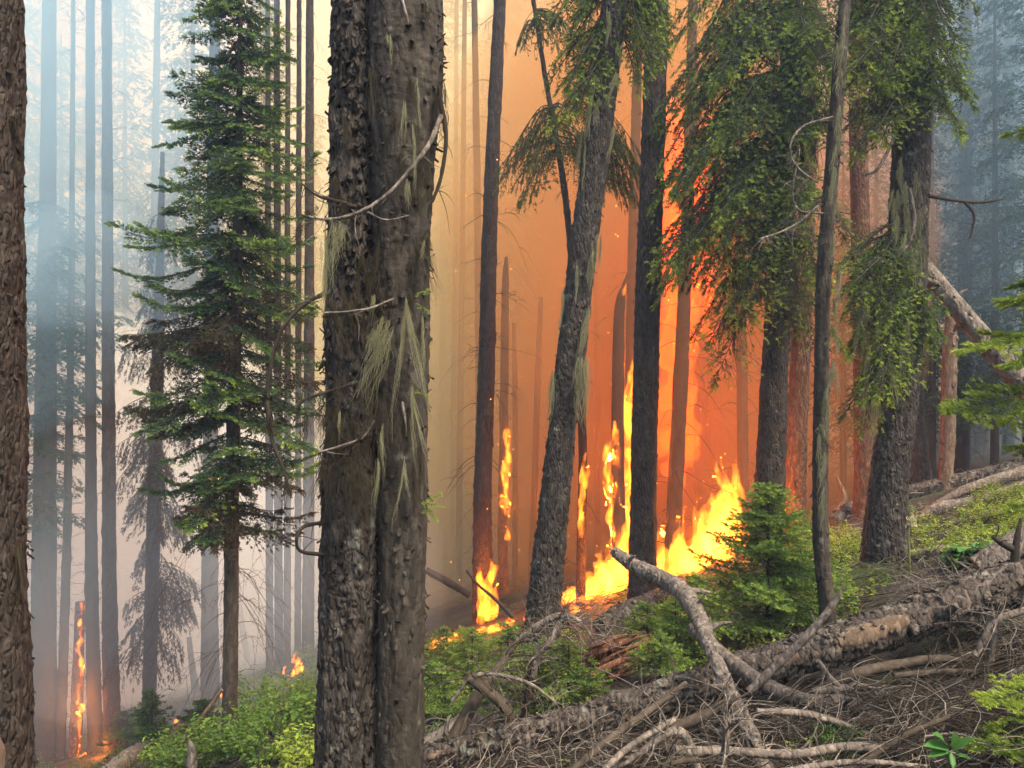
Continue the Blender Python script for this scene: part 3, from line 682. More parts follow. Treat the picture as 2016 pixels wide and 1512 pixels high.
for i, (pth, d) in enumerate([([(903, 1170, 13), (905, 900, 13), (910, 500, 11), (915, 0, 9)], 27), ([(889, 1160, 11), (893, 800, 11), (897, 400, 9), (899, 0, 8)], 30), ([(943, 1150, 16), (944, 900, 15), (941, 500, 15), (934, 0, 12)], 24),
                              ([(1176, 1110, 13), (1176, 800, 12), (1172, 400, 11), (1168, 0, 9)], 23), ([(1326, 1040, 33), (1342, 700, 28), (1354, 400, 24), (1364, 0, 18)], 14.9), ([(1385, 1010, 34), (1379, 760, 28), (1370, 500, 20), (1364, 0, 13)], 18), ([(1463, 960, 22), (1461, 750, 21), (1458, 500, 18), (1455, 0, 14)], 16)]):
    tree('conifer_tree', ['faint trunk in tan smoke, front one of a close pair beside the twin trunk', 'palest farther trunk of the close pair beside the twin trunk', 'faint trunk overlapping the ember-red trunk from behind', 'faint slim trunk between the leaning trunk and the splintered snag', 'broad pale trunk standing against the red torch of fire', 'slim faint trunk just beyond the broad pale trunk at the torch', 'dark bare trunk between the tallest blaze and the stout spruce'][i], pth, d, M_BARK_DARK, group=CG, seed=80 + i, sides=14, tw=50, twl=1.0, twr=0.008)
for i, (pth, d) in enumerate([([(1014, 1140, 12), (1014, 800, 11), (1012, 635, 8)], 22), ([(1047, 1130, 15), (1054, 900, 13), (1060, 700, 12), (1065, 585, 9)], 21)]):
    tree('broken_snag', ['thin faint snag with broken top close behind the slim burning snag', 'thin tilted broken-topped snag standing alone in the orange smoke'][i], pth, d, M_BARK_DARK, 'snag', 'thin snags in the smoke', seed=90 + i, sides=12, cap=True)
tree('broken_snag', 'jagged broken snag burning at its splintered top', [(1219, 1085, 27), (1216, 850, 26), (1218, 650, 23), (1222, 592, 19), (1229, 560, 8), (1236, 538, 4)], 15, M_BARK_DARK, 'snag', seed=93, sides=20, cap=True, tw=10, twl=0.3)
tree('burning_conifer', 'trunk with flames climbing it, close behind the thick dark trunk', [(1240, 1085, 25), (1243, 700, 23), (1252, 250, 20), (1258, 0, 17)], 16, M_BARK_DARK, seed=94, sides=20, tw=14, twl=0.5)
tAA = tree('conifer_tree', 'thick dark straight trunk rising in front of the tallest flames', [(1264, 1195, 58), (1268, 900, 50), (1275, 600, 50), (1285, 300, 46), (1295, 0, 40)], None, M_BARK_BROWN, seed=95, sides=48, step=0.025, amp=0.016, fl=260, fls=0.03, tw=12, twl=0.3)
tV = tree('spruce_tree', 'thin crooked spruce behind the leaning trunk, drooping green boughs', [(1143, 1165, 19), (1147, 900, 17), (1140, 700, 15), (1122, 476, 13), (1108, 350, 12), (1075, 160, 10), (1050, 0, 8)], 13, ember_for(13, 1150, 780, 0.5, 0.55, 'bark_scorch'), seed=96, sides=20, tw=20, twl=0.4, twr=0.006)
tU = tree('spruce_tree', 'leaning scaly trunk hung with pale lichen, green boughs at its top', [(1062, 1290, 76), (1072, 1180, 66), (1090, 1005, 60), (1112, 800, 54), (1127, 680, 55), (1147, 500, 54), (1180, 250, 51), (1200, 80, 51), (1212, 0, 50)], hitd(1062, 1310), M_BARK, seed=97, sides=64, step=0.02, cell=0.04, amp=0.016, fl=700, fls=0.032)
dU = tU[4]
beard(tU[0], [(1195, 0, dU - .25, 70, 14, -0.1), (1170, 130, dU - .2, 110, 9, -0.05), (1160, 170, dU - .25, 90, 10, -0.1), (1178, 190, dU - .25, 45, 16, -0.05), (1150, 240, dU - .15, 120, 8, -0.1), (1210, 130, dU - .25, 70, 14, -0.15), (1222, 60, dU - .2, 80, 14, -0.1), (1205, 240, dU - .22, 60, 12, -0.15),
                (1165, 470, dU - .25, 110, 14, -0.12), (1178, 440, dU - .2, 90, 10, -0.1), (1158, 600, dU - .25, 110, 20, -0.25), (1150, 690, dU - .3, 130, 34, -0.05), (1140, 690, dU - .3, 110, 26, 0.02), (1092, 720, dU - .15, 110, 16, -0.05), (1135, 520, dU - .2, 60, 8, 0), (1110, 560, dU - .15, 80, 7, -0.1)], M_LICHEN, 'pale_lichen', 13, 0.9, 0.0012)

# ---- uphill spruces
tAE = tree('spruce_tree', 'stout dark spruce with a broad drooping crown, above the young fir', [(1508, 1075, 68), (1516, 937, 57), (1527, 704, 51), (1543, 450, 46), (1556, 150, 40), (1562, 0, 36)], 11.0, M_BARK_BROWN, seed=98, sides=48, step=0.03, amp=0.018, fl=300, fls=0.04)
tree('burning_conifer', 'reddish peeled trunk lit orange by the fire beside it', [(1562, 1050, 48), (1566, 900, 42), (1578, 650, 38), (1590, 350, 30), (1596, 0, 24)], 12.4, M_BARK_RED_FIRELIT, seed=99, sides=40, step=0.03, ridge=0.02, amp=0.012, fl=200, fls=0.06)
tAG = tree('conifer_tree', 'slim grey smooth-barked stem rising beside the young fir', [(1630, 1245, 31), (1617, 1080, 30), (1615, 950, 30), (1617, 750, 28), (1622, 537, 28), (1640, 300, 26), (1655, 100, 24), (1664, 0, 22)], hitd(1630, 1245), M_BARK_SMOOTH, seed=100, sides=40, step=0.02, cell=0.03, amp=0.006, fl=160, fls=0.025, tw=30, twl=0.35, tz=(2.6, 5.5), twm=M_TWIG)
tAH = tree('spruce_tree', 'thick grey scaly trunk shedding lichen, rooted beside arching grass', [(1742, 1118, 88), (1747, 987, 74), (1757, 890, 68), (1770, 800, 66), (1782, 650, 68), (1788, 433, 72), (1794, 300, 72), (1800, 0, 66)], hitd(1742, 1122), M_BARK, seed=101, sides=64, step=0.02, cell=0.035, amp=0.012, fl=600, fls=0.03)
tree('conifer_tree', 'fire-reddened trunk behind the grey scaly trunk', [(1698, 1010, 36), (1700, 850, 34), (1695, 500, 36), (1690, 250, 34), (1686, 0, 30)], 13, M_BARK_RED_FIRELIT, seed=102, sides=28, amp=0.016)
tree('conifer_tree', 'flared brown trunk just behind the log pile', [(1812, 940, 42), (1806, 850, 30), (1800, 700, 26), (1796, 400, 22), (1794, 0, 18)], 14, M_BARK_BROWN, seed=103, sides=28, amp=0.016)
tree('broken_snag', 'pale half-peeled snag under the leaning log', [(1862, 940, 28), (1866, 850, 27), (1869, 720, 28), (1872, 640, 22), (1874, 600, 16)], 13.5, M_WOOD, 'snag', seed=104, sides=28, fl=70, fls=0.09, cap=True)
for i, pth in enumerate([[(1893, 935, 30), (1896, 750, 28), (1900, 500, 25), (1902, 0, 20)], [(1826, 900, 28), (1822, 700, 26), (1818, 400, 22), (1814, 0, 18)], [(1930, 930, 30), (1934, 700, 27), (1940, 350, 22), (1944, 0, 18)], [(1978, 900, 26), (1980, 700, 24), (1984, 300, 20), (1986, 0, 15)]]):
    tree('conifer_tree', ['grey trunk directly behind the pale half-peeled snag', 'dark trunk between the flared trunk and the half-peeled snag', 'grey trunk crossed by the middle of the leaning log', 'palest trunk in blue smoke above the low end of the leaning log'][i], pth, 16 + i, [M_BARK_DARK, M_BARK_BROWN][i % 2], group='trunks in the smoke uphill', seed=110 + i, sides=18, tw=60, twl=0.7)

# ------------------------------------------------------------------ crowns
def radial_crown(T, d, vtop, vbot, prof, nb, seed, mat, wood, cx=None, droop=(0.25, 0.5), up=0.2, pitch=0.15, azs=None, n=10, w=0.42, lowdead=None, r0=0.012, tier=0, **kw):
    """branches all round a trunk; prof = [(v, half width in px)]"""
    par, Q = T[0], T[1]
    c = Crown(seed); g = c.g
    vs = np.sort(g.uniform(vtop, vbot, nb))
    if tier: vs = vtop + np.round((vs - vtop) / tier) * tier + g.normal(0, tier * 0.16, nb)
    for v in vs:
        s = at_v(Q, d, v)
        az = g.uniform(0, TAU) if azs is None else g.uniform(*azs)
        L = float(np.interp(v, [p[0] for p in prof], [p[1] for p in prof])) / FPX * d * g.uniform(0.55, 1.2)
        k2 = dict(kw)
        if lowdead and v > lowdead and g.uniform() < 0.35:
            k2['base'] = 0.08; k2['tipb'] = 0.0; k2['hang'] = 0.5
        c.branch(arc(s, az, L, pitch + g.normal(0, 0.08), g.uniform(*droop), up * g.uniform(0.5, 1.4)), r0, **k2)
    return c

dH = 10.2
tH = tree('fir_tree', 'tall green fir with layered horizontal boughs, whole crown in view', [(452, 1480, 30), (455, 1200, 28), (458, 900, 26), (465, 600, 22), (470, 300, 15), (474, 0, 8), (476, -150, 3)], dH, M_BARK_SMOOTH, seed=120, sides=32, step=0.03, cell=0.04, amp=0.008, fl=90, fls=0.05)
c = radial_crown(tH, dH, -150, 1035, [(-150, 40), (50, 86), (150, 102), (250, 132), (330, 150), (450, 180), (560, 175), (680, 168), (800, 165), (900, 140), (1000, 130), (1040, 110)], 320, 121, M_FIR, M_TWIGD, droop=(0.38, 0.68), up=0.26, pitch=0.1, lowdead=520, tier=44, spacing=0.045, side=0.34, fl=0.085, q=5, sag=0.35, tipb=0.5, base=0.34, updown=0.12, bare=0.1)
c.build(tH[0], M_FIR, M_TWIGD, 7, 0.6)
# dead hanging twigs below the crown
twigs_on(tH[0], tH[1], tH[2], 90, 0.9, -2.6, 3.0, np.random.default_rng(5), M_DEADN, 0.9, 0.25, 0.005, 'hanging_dead_twigs', up=-0.2)

# blue-grey crown downhill
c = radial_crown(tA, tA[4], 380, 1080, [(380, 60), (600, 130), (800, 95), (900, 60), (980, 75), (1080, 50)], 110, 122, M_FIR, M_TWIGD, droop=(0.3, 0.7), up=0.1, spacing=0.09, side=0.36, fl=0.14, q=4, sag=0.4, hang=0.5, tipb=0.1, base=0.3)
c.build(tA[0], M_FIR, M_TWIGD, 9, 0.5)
# scorched drooping crown
c = radial_crown(tF, tF[4], 420, 1330, [(420, 25), (600, 60), (900, 72), (1100, 80), (1250, 70), (1330, 55)], 75, 123, M_DEADN, M_TWIGD, droop=(0.7, 1.2), up=0.0, pitch=0.3, spacing=0.07, side=0.42, fl=0.13, q=5, sag=0.5, hang=1.7, tipb=0.3, base=0.35, bare=0.25)
c.build(tF[0], M_DEADN, M_TWIGD, 9, 0.42)
beard(tF[0], [(310 + (i % 5 - 2) * 5, 620 + i * 22, tF[4] - 0.15, 60, 10, 0.02 * (i % 3 - 1)) for i in range(28)], M_HAIR, 'dark_lichen', 31, 0.8)

def boughs(T, rows, seed, mat, n=12, w=0.45, r0=0.014, nr=0.35, **kw):
    """hand-placed drooping boughs: rows (u0,v0,d0,u1,v1,d1,rise_px) from trunk to tip"""
    c = Crown(seed); g = c.g
    for (u0, v0, d0, u1, v1, d1, rise) in rows:
        a = pix(u0, v0, d0); b = pix(u1, v1, d1); m = (a + b) / 2; m[2] += rise / FPX * d0
        c.branch([a, m, b], r0, nr=nr, **kw)
    c.build(T[0], mat, M_TWIGD, n, w)

g = np.random.default_rng(200)
SP = dict(spacing=0.055, side=0.34, fl=0.085, q=5, sag=0.55, hang=0.32, tipb=0.75, base=0.38, updown=0.35, bare=0.06, ang=56)
# broad drooping crown on the stout spruce
rows = []
dE = tAE[4]
for i in range(150):
    v0 = -160 + round(g.uniform(0, 720) / 60) * 60 + g.normal(0, 9); u0 = float(np.interp(v0, [-160, 0, 450, 700], [1570, 1562, 1543, 1527]))
    az = g.uniform(0, 1)
    if az < 0.6:   reach = g.uniform(90, 270) * (1.0 if v0 < 430 else 0.72); du = -reach; dd = -abs(g.normal(0.6, 0.6))
    elif az < 0.85: du = g.uniform(20, 110); dd = -abs(g.normal(0.9, 0.4))
    else: du = g.normal(-60, 110); dd = g.uniform(0.2, 1.2)
    drop = abs(du) * g.uniform(0.3, 0.8) + g.uniform(10, 60)
    if v0 + drop > 690: drop = max(20, 690 - v0 + g.uniform(-20, 60))
    rows.append((u0, v0, dE, u0 + du, v0 + drop, dE + dd, abs(du) * 0.24 + 12))
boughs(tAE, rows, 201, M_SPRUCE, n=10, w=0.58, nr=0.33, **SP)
# grey scaly trunk: high boughs and the hanging curtain beside the stem
rows = []; dH2 = tAH[4]
for i in range(76):
    v0 = g.uniform(-140, 180); du = g.choice([-1, 1], p=[0.6, 0.4]) * g.uniform(40, 130); dd = -abs(g.normal(0.35, 0.35))
    rows.append((1796, v0, dH2, 1796 + du, v0 + g.uniform(60, 150), dH2 + dd, 20))
for i in range(46):
    v0 = g.uniform(430, 700); du = -g.uniform(30, 125); dd = -abs(g.normal(0.4, 0.3)); rows.append((1782, v0, dH2, 1782 + du, min(v0 + g.uniform(60, 170), 850), dH2 + dd, 16))
for i in range(10):
    v0 = g.uniform(540, 640); rows.append((1800, v0, dH2 - .1, 1800 + g.uniform(20, 70), v0 + g.uniform(30, 80), dH2 - g.uniform(0.1, 0.5), 10))
boughs(tAH, rows, 202, M_SPRUCE, n=10, w=0.58, nr=0.33, **dict(SP, fl=0.06, spacing=0.045))
beard(tAH[0], [(float(g.uniform(1756, 1822) if i < 16 else g.uniform(1690, 1790)), float(g.uniform(290, 470) if i < 16 else g.uniform(560, 760)), dH2 - 0.27 - 0.1 * float(g.uniform()) - 0.2 * (i >= 16), float(g.uniform(40, 130)), float(g.uniform(8, 22)), float(g.normal(0, 0.1))) for i in range(30)], M_LICHEN, 'pale_lichen', 41, 0.7, 0.0013)
beard(tAG[0], [(float(np.interp(v, [0, 1200], [1662, 1614]) + g.normal(0, 6)), float(v), tAG[4] - 0.12, float(g.uniform(40, 110)), float(g.uniform(8, 18)), float(g.normal(0, 0.06))) for v in np.linspace(10, 950, 16)], M_LICHEN, 'pale_lichen', 42, 0.9, 0.0013)
beard(tAE[0], [(float(g.uniform(1420, 1640)), float(g.uniform(150, 620)), dE - 1.0 * float(g.uniform()), float(g.uniform(50, 140)), float(g.uniform(10, 30)), float(g.normal(0, 0.08))) for _ in range(30)], M_HAIR, 'dark_lichen', 43, 0.8, 0.0016)
# leaning trunk boughs
rows = []
for i in range(34):
    v0 = g.uniform(-150, 130); rows.append((1205, v0, dU, 1205 - g.uniform(50, 125), v0 + g.uniform(70, 150), dU + g.normal(0.1, 0.5), 22))
for i in range(34):
    v0 = g.uniform(-150, 60); rows.append((1215, v0, dU, 1215 + g.uniform(40, 115), v0 + g.uniform(60, 130), dU + g.normal(0.3, 0.4), 22))
boughs(tU, rows, 203, M_SPRUCE, n=10, w=0.58, nr=0.33, **dict(SP, fl=0.065))
rows = []
for i in range(26):
    v0 = g.uniform(200, 300); du = g.choice([-1, 1], p=[0.6, 0.4]) * g.uniform(50, 120); rows.append((1100, v0, 13, 1100 + du, v0 + g.uniform(50, 110), 13 + g.normal(0, 0.5), 26))
for i in range(10):
    v0 = g.uniform(10, 50); du = g.uniform(-40, 90); rows.append((1055, v0, 13, 1055 + du, v0 + g.uniform(30, 60), 13 + g.normal(0, 0.4), 18))
for i in range(16):
    v0 = g.uniform(180, 320); rows.append((1150, v0, 12.6, 1150 + g.uniform(70, 110), v0 + g.uniform(80, 120), 12.4, 24))
boughs(tV, rows, 204, M_SPRUCE, **dict(SP, fl=0.08, spacing=0.07, tipb=0.1, hang=0.9))

# ---- far conifers seen only as shapes in the smoke
def far_proto(seed, H, rmax, bare, dens, hang):
    c = Crown(seed); g = c.g; mb = MB()
    trunk_mesh(mb, [(0, 0, -0.6), (0.03, 0, H * 0.5), (0, 0, H)], [0.19, 0.13, 0.02], 10, 0.35, 0.2, 1.6, 0.01, seed)
    for z in np.linspace(H * bare, H * 0.98, dens):
        f = (z - H * bare) / (H * (1 - bare)); L = rmax * (1 - f) ** 0.75 * g.uniform(0.55, 1.15) + 0.15
        c.branch(arc((0, 0, z), g.uniform(0, TAU), L, 0.1, g.uniform(0.3, 0.7), 0.15), 0.02, twigwood=False, sides=3, spacing=0.2, side=0.4, fl=0.28, q=3, sag=0.4, hang=hang, tipb=0.1, base=0.3)
    nb = MB(); needles(nb, np.concatenate(c.P0), np.concatenate(c.P1), np.concatenate(c.r), np.concatenate(c.t), 7, 0.55, seed)
    gg = np.random.default_rng(seed); n = 70
    z = gg.uniform(H * 0.1, H * bare + 2, n); az = gg.uniform(0, TAU, n); dirs = np.stack([np.cos(az), np.sin(az), gg.normal(-0.1, 0.3, n)], -1)
    S = sticks(n, np.stack([z * 0, z * 0, z], -1) + dirs * 0.1, dirs, gg.uniform(0.5, 1.7, n), 0.35, gg, 6, 0.5); tubes(c.wood, S, np.linspace(1, 0.3, 6)[None] * 0.014, 3, 0.4)
    return mb.mesh('trunk', M_BARK_DARK), nb.mesh('crown', M_FIR, False), c.wood.mesh('branches', M_TWIGD)
protos = [far_proto(300 + i, H, r, b, n, hg) for i, (H, r, b, n, hg) in enumerate([(29, 2.4, 0.3, 190, 0.5), (32, 2.6, 0.42, 180, 0.3), (25, 2.1, 0.15, 180, 0.6), (30, 2.8, 0.25, 200, 0.7)])]
g = np.random.default_rng(310)
def far_tree(u, d, k, scl, label, group):
    x = (u - 1008) / FPX * d; z = float(gz(x, d)) - 0.1
    t = thing('spruce_tree', label, 'tree', (x, d, z), group)
    t.rotation_euler = (0, 0, g.uniform(0, TAU)); t.scale = (scl, scl, scl)
    for nm, me in zip(('trunk', 'crown', 'branches'), protos[k]):
        o = bpy.data.objects.new(nm, me); sc.collection.objects.link(o); o.parent = t
        if nm != 'trunk': o['kind'] = 'stuff'
for i, (u, d) in enumerate([(-20, 24), (40, 30), (120, 26), (175, 36), (245, 30), (270, 44), (345, 36), (380, 28), (430, 46), (520, 34), (560, 44), (620, 40), (-60, 40), (60, 50), (210, 52), (330, 58), (480, 60)]):
    far_tree(u, d, i % 4, g.uniform(0.85, 1.15), 'spruce reduced to a soft blue-grey shape in smoke downhill', 'far spruces downhill')
for i, (u, d) in enumerate([(870, 34), (905, 42), (1000, 38), (1090, 46), (1190, 40), (1300, 44), (1400, 36), (1450, 46), (960, 56), (1240, 58)]):
    far_tree(u, d, (i + 1) % 4, g.uniform(0.85, 1.15), 'dim spruce silhouette deep inside the orange smoke', 'far spruces in the orange smoke')
for i, (u, d) in enumerate([(1660, 24), (1720, 30), (1840, 22), (1890, 27), (1950, 24), (2010, 30), (1990, 19), (2070, 22), (1780, 36), (1930, 38), (2060, 34), (1560, 30), (1905, 18), (1985, 16.5)]):
    far_tree(u, d, (i + 2) % 4, g.uniform(0.6, 0.75), 'bluish spruce half lost in the smoke uphill', 'far spruces uphill')

for i, (u, d) in enumerate([(1836, 15.2), (1902, 15.6), (1958, 15.0), (2022, 14.2), (1660, 17), (1724, 16.5)]):
    far_tree(u, d, 2, g.uniform(0.32, 0.45), 'short dark spruce filling the gloom behind the uphill log pile', 'dark spruces behind the log pile')

# ------------------------------------------------------------------ fallen logs
def log(name, label, path, d=None, mat=None, cat='log', fl=0, fls=0.04, sides=40, step=0.02, cell=0.045, amp=0.014, seed=1, group=None, lift=0.018, cap=True, lump=0.05, stubs=0, ridge=0.0):
    u = np.array([p[0] for p in path], float); v = np.array([p[1] for p in path], float); w = np.array([p[2] for p in path], float)
    if d is None:
        h = hit(u, v + w / 2)[:, 1]; s = np.arange(len(u)); d = np.polyval(np.polyfit(s, h, 1), s)
    d = np.broadcast_to(np.asarray(d, float), u.shape)
    P = np.array([pix(a, b, c) for a, b, c in zip(u, v, d)]); r = w / 2 / FPX * d
    t = thing(name, label, cat, P[0], group)
    mb = MB(); Q, rr, fr = trunk_mesh(mb, P, r, sides, step, cell, 1.7, amp, seed, ridge, lump, cap, rough=0.005)
    mb.build('stem', mat or M_LOG, t)
    if fl:
        f = MB(); flakes(f, Q, rr, fr, fl, fls, seed, lift); f.build('bark_scales', mat or M_LOG, t, kind='stuff')
    gs = np.random.default_rng(seed + 5)
    for i in range(stubs):                                  # snapped-off side branches
        k = int(len(Q) * (0.06 + 0.88 * (i + gs.uniform(0.1, 0.9)) / stubs)); T, A, B = (x[k] for x in fr); th = gs.uniform(0, TAU)
        dv = nrm(A * math.cos(th) + B * math.sin(th) + T * gs.normal(0.3, 0.35) + np.array([0, -0.3, 0.35])); L = gs.uniform(0.05, 0.2); r1 = rr[k] * gs.uniform(0.16, 0.34)
        a0 = Q[k] + dv * rr[k] * 0.6; m = MB(); trunk_mesh(m, [a0, a0 + dv * L * 0.5 + gs.normal(0, 0.008, 3), a0 + dv * L + gs.normal(0, 0.012, 3)], [r1 * 1.5, r1, r1 * 0.45], 8, 0.02, 0.02, 2, 0.002, seed + i, 0.004, 0.1, True, 0.003)
        m.build('branch_stub', mat or M_LOG, t)
    return t, Q, rr, fr, d
lg1 = log('fallen_log', 'big rotting log with flaking bark lying across the brush', [(790, 1520, 54), (900, 1480, 58), (1100, 1432, 64), (1400, 1344, 68), (1560, 1294, 70), (1700, 1252, 72), (1850, 1198, 76), (2060, 1124, 82)], [5.5, 5.35, 5.2, 5.0, 4.95, 4.9, 4.9, 4.9], M_LOG, stubs=7, fl=800, fls=0.04, sides=84, step=0.016, seed=130, lift=0.010, amp=0.016, ridge=0.012, cell=0.07)
def patches(T, spots, mat, name='bare_wood'):
    """stretches where the bark is gone: the wood shows as its own shell"""
    t, Q, rr, fr, d = T; TT, A, B = fr; mb = MB()
    for (f0, f1, th0, wth) in spots:
        k0, k1 = int(f0 * len(Q)), int(f1 * len(Q)); ks = np.linspace(k0, k1, 14).astype(int); a = np.linspace(-1, 1, 9)
        V = []
        for i, k in enumerate(ks):
            env = math.sin(math.pi * (0.08 + 0.84 * i / 13)) ** 0.5 * (0.85 + 0.2 * math.sin(i * 2.3 + f0 * 40))
            for b in a:
                th = th0 + b * wth * env; rad = rr[k] * 1.0 + 0.022 * (1 - abs(b) ** 4) - 0.01
                V.append(Q[k] + rad * (A[k] * math.cos(th) + B[k] * math.sin(th)))
        i, j = np.meshgrid(np.arange(13), np.arange(8), indexing='ij'); k = i * 9 + j
        mb = MB(); mb.add(V, np.stack([k, k + 1, k + 10, k + 9], -1).reshape(-1, 4), 0.7); mb.build(name, mat, t)
patches(lg1, [(0.66, 0.79, 0.5, 0.8), (0.53, 0.58, 0.4, 0.6), (0.43, 0.47, 0.3, 0.5), (0.10, 0.14, 0.5, 0.4)], M_WOOD)
log('fallen_tree', 'smooth broken-ended trunk propped diagonally over the big rotting log', [(1208, 1084, 8), (1214, 1090, 22), (1250, 1114, 29), (1295, 1136, 33), (1340, 1162, 35), (1372, 1208, 32), (1395, 1265, 30), (1422, 1330, 30), (1455, 1400, 32), (1485, 1465, 35), (1515, 1540, 38)], [6.35, 6.3, 6.15, 5.9, 5.6, 5.25, 4.85, 4.6, 4.4, 4.1, 3.8], M_DEAD, seed=131, sides=40, step=0.015, amp=0.004, cell=0.03, stubs=9, fl=220, fls=0.022, lift=0.006, lump=0.05)
log('fallen_branch', 'knobbly grey branch crossing under the propped diagonal trunk', [(1362, 1236, 20), (1388, 1258, 26), (1425, 1292, 30), (1500, 1345, 34), (1580, 1378, 32), (1662, 1388, 38), (1700, 1408, 34), (1780, 1445, 34), (1880, 1485, 36), (2040, 1530, 40)], [5.5, 5.3, 4.98, 4.65, 4.5, 4.4, 4.3, 4.1, 3.8, 3.5], M_DEAD, 'branch', seed=132, stubs=8, sides=32, amp=0.004, cell=0.03, lump=0.06)
log('leaning_log', 'bare grey log leaning down from behind the grey scaly trunk', [(1818, 528, 34), (1874, 594, 36), (1942, 672, 38), (2016, 757, 41), (2150, 911, 44)], [8.9, 8.7, 8.5, 8.3, 8.0], M_DEAD, seed=133, stubs=6, sides=40, amp=0.006, fl=160, fls=0.035)
log('fallen_log', 'scaly log stretching uphill behind the grey scaly trunk', [(1770, 975, 28), (1850, 955, 28), (1930, 935, 26), (2040, 910, 26)], None, M_LOG, seed=134, fl=260, fls=0.05, lift=0.02)
log('fallen_log', 'pale barkless log on the pile uphill', [(1845, 990, 10), (1900, 965, 18), (1960, 945, 22), (2050, 920, 28)], None, M_DEAD, seed=135, amp=0.004)
log('fallen_log', 'mottled pale log lowest on the uphill pile', [(1795, 1030, 18), (1850, 1000, 22), (1930, 985, 20), (2050, 945, 20)], None, M_DEAD, seed=136, amp=0.01, fl=60)
log('fallen_log', 'dark log with reddish underside beside the slim grey stem', [(1640, 1028, 24), (1680, 1002, 30), (1712, 985, 30), (1740, 975, 30)], None, M_LOG, seed=137, fl=140, fls=0.05)
log('broken_spike', 'curved orange-lit splinter of wood rising from the dark log', [(1655, 1000, 12), (1662, 980, 12), (1654, 955, 8), (1645, 935, 2)], hitd(1650, 1020), M_WOOD, 'splinter', seed=138, sides=12, amp=0.003)
log('fallen_log', 'scaly log lying just behind the rotten red stump', [(1180, 1235, 34), (1230, 1205, 36), (1290, 1180, 34), (1330, 1165, 30)], None, M_LOG, seed=139, fl=160, fls=0.04)
log('fallen_log', 'pale smooth log half hidden in green saplings by the twin trunk', [(840, 1475, 40), (900, 1440, 44), (960, 1408, 44), (1010, 1385, 40)], None, M_DEAD, seed=140, amp=0.006)
log('fallen_log', 'grey split log sloping through the shrubs downhill', [(200, 1530, 30), (260, 1490, 36), (330, 1450, 36), (425, 1408, 30)], None, M_DEAD, seed=141, amp=0.01, fl=60)
log('dead_pole', 'thin straw-coloured pole slanting up through the shrubs downhill', [(318, 1520, 10), (360, 1460, 9), (400, 1408, 8), (438, 1358, 5)], 9.0, M_WOOD, 'pole', seed=142, sides=10, amp=0.002)
log('stump', 'small grey broken stump among the shrubs downhill', [(378, 1545, 19), (378, 1500, 18), (377, 1475, 14), (373, 1458, 4)], 8.2, M_DEAD, 'stump', seed=143, sides=20, amp=0.01)
log('fallen_log', 'weathered log half sunk in the meadow uphill', [(1790, 1100, 14), (1840, 1086, 20), (1900, 1078, 14), (1960, 1072, 10)], None, M_DEAD, seed=144, amp=0.006)
log('fallen_log', 'thick split log at the frame edge above the big rotting log', [(1930, 1125, 60), (1990, 1092, 70), (2080, 1050, 76)], None, M_DEAD, seed=145, amp=0.006)
log('burning_pole', 'dark pole leaning down into the ember-red trunk', [(838, 1122, 14), (880, 1145, 14), (925, 1172, 13)], 18, M_BARK_DARK, 'pole', seed=146, sides=12)
log('fallen_branch', 'thin dark branch poking up in front of the fire at the ember-red trunk', [(1010, 1215, 9), (975, 1180, 7), (940, 1150, 5), (918, 1123, 3)], 10.5, M_TWIGD, 'branch', seed=147, sides=8, amp=0.001)

# rotten red stump: splintered boards of wood
g = np.random.default_rng(150)
st = thing('rotten_stump', 'splintered red-brown rotten stump among green saplings', 'stump', tuple(hit(1200, 1340)[0]))
d0 = hitd(1200, 1345)
for i in range(44):
    u0 = 1140 + g.uniform(-10, 60); v0 = 1345 - g.uniform(0, 60); u1 = u0 + g.uniform(60, 110); v1 = v0 - g.uniform(25, 60)
    a = pix(u0, v0, d0 + g.normal(0, 0.12)); b = pix(min(u1, 1295), max(v1, 1248), d0 + g.normal(0.05, 0.12)); m = (a + b) / 2 + g.normal(0, 0.015, 3)
    mb = MB(); w = g.uniform(0.008, 0.03)
    trunk_mesh(mb, [a, m, b], [w, w * 1.2, w * 0.35], 8, 0.03, 0.03, 3, 0.006, 150 + i, 0.012, 0.2, True)
    mb.build('splinter', M_ROT, st)

# ------------------------------------------------------------------ young firs and saplings
def sapling(label, u, v, hpx, wpx, seed, d=None, group=None, fl=0.04, nb=None, base=0.5, tipb=0.35, mat=None, name='young_fir', dens=1.0, lean=0.0):
    h = hit(u, v)[0]; d = h[1] if d is None else d
    x = (u - 1008) / FPX * d; z = float(gz(x, d)); H = hpx / FPX * d; Wd = wpx / FPX * d
    t = thing(name, label, 'fir', (x, d, z), group)
    mb = MB(); trunk_mesh(mb, [(x, d, z - 0.1), (x + lean * H / 2, d, z + H / 2), (x + lean * H, d, z + H)], [0.012 + H * 0.012, 0.008 + H * 0.006, 0.003], 10, 0.04, 0.03, 2, 0.002, seed)
    mb.build('trunk', M_TWIGD, t)
    c = Crown(seed); g = c.g; nb = nb or int((14 + 34 * H) * dens)
    for zf in np.linspace(0.08, 0.97, nb):
        L = Wd * (1 - zf) ** 0.8 * g.uniform(0.7, 1.15) + 0.04
        c.branch(arc((x + lean * H * zf, d, z + H * zf), g.uniform(0, TAU), L, 0.25, g.uniform(0.15, 0.45), 0.15), 0.004, spacing=0.03, side=0.36, fl=fl, q=4, sag=0.3, tipb=tipb, base=base, updown=0.15, bare=0.08)
    c.build(t, mat or M_FIR, M_TWIGD, 9, 0.5)
    return t
sapling('young bushy fir growing beside the slim grey stem', 1512, 1262, 312, 190, 160, fl=0.055, base=0.62, tipb=0.4, nb=120)
sapling('narrow little fir peeking out beside the twin trunk', 842, 1262, 105, 34, 161, d=7.6, fl=0.05, base=0.4)
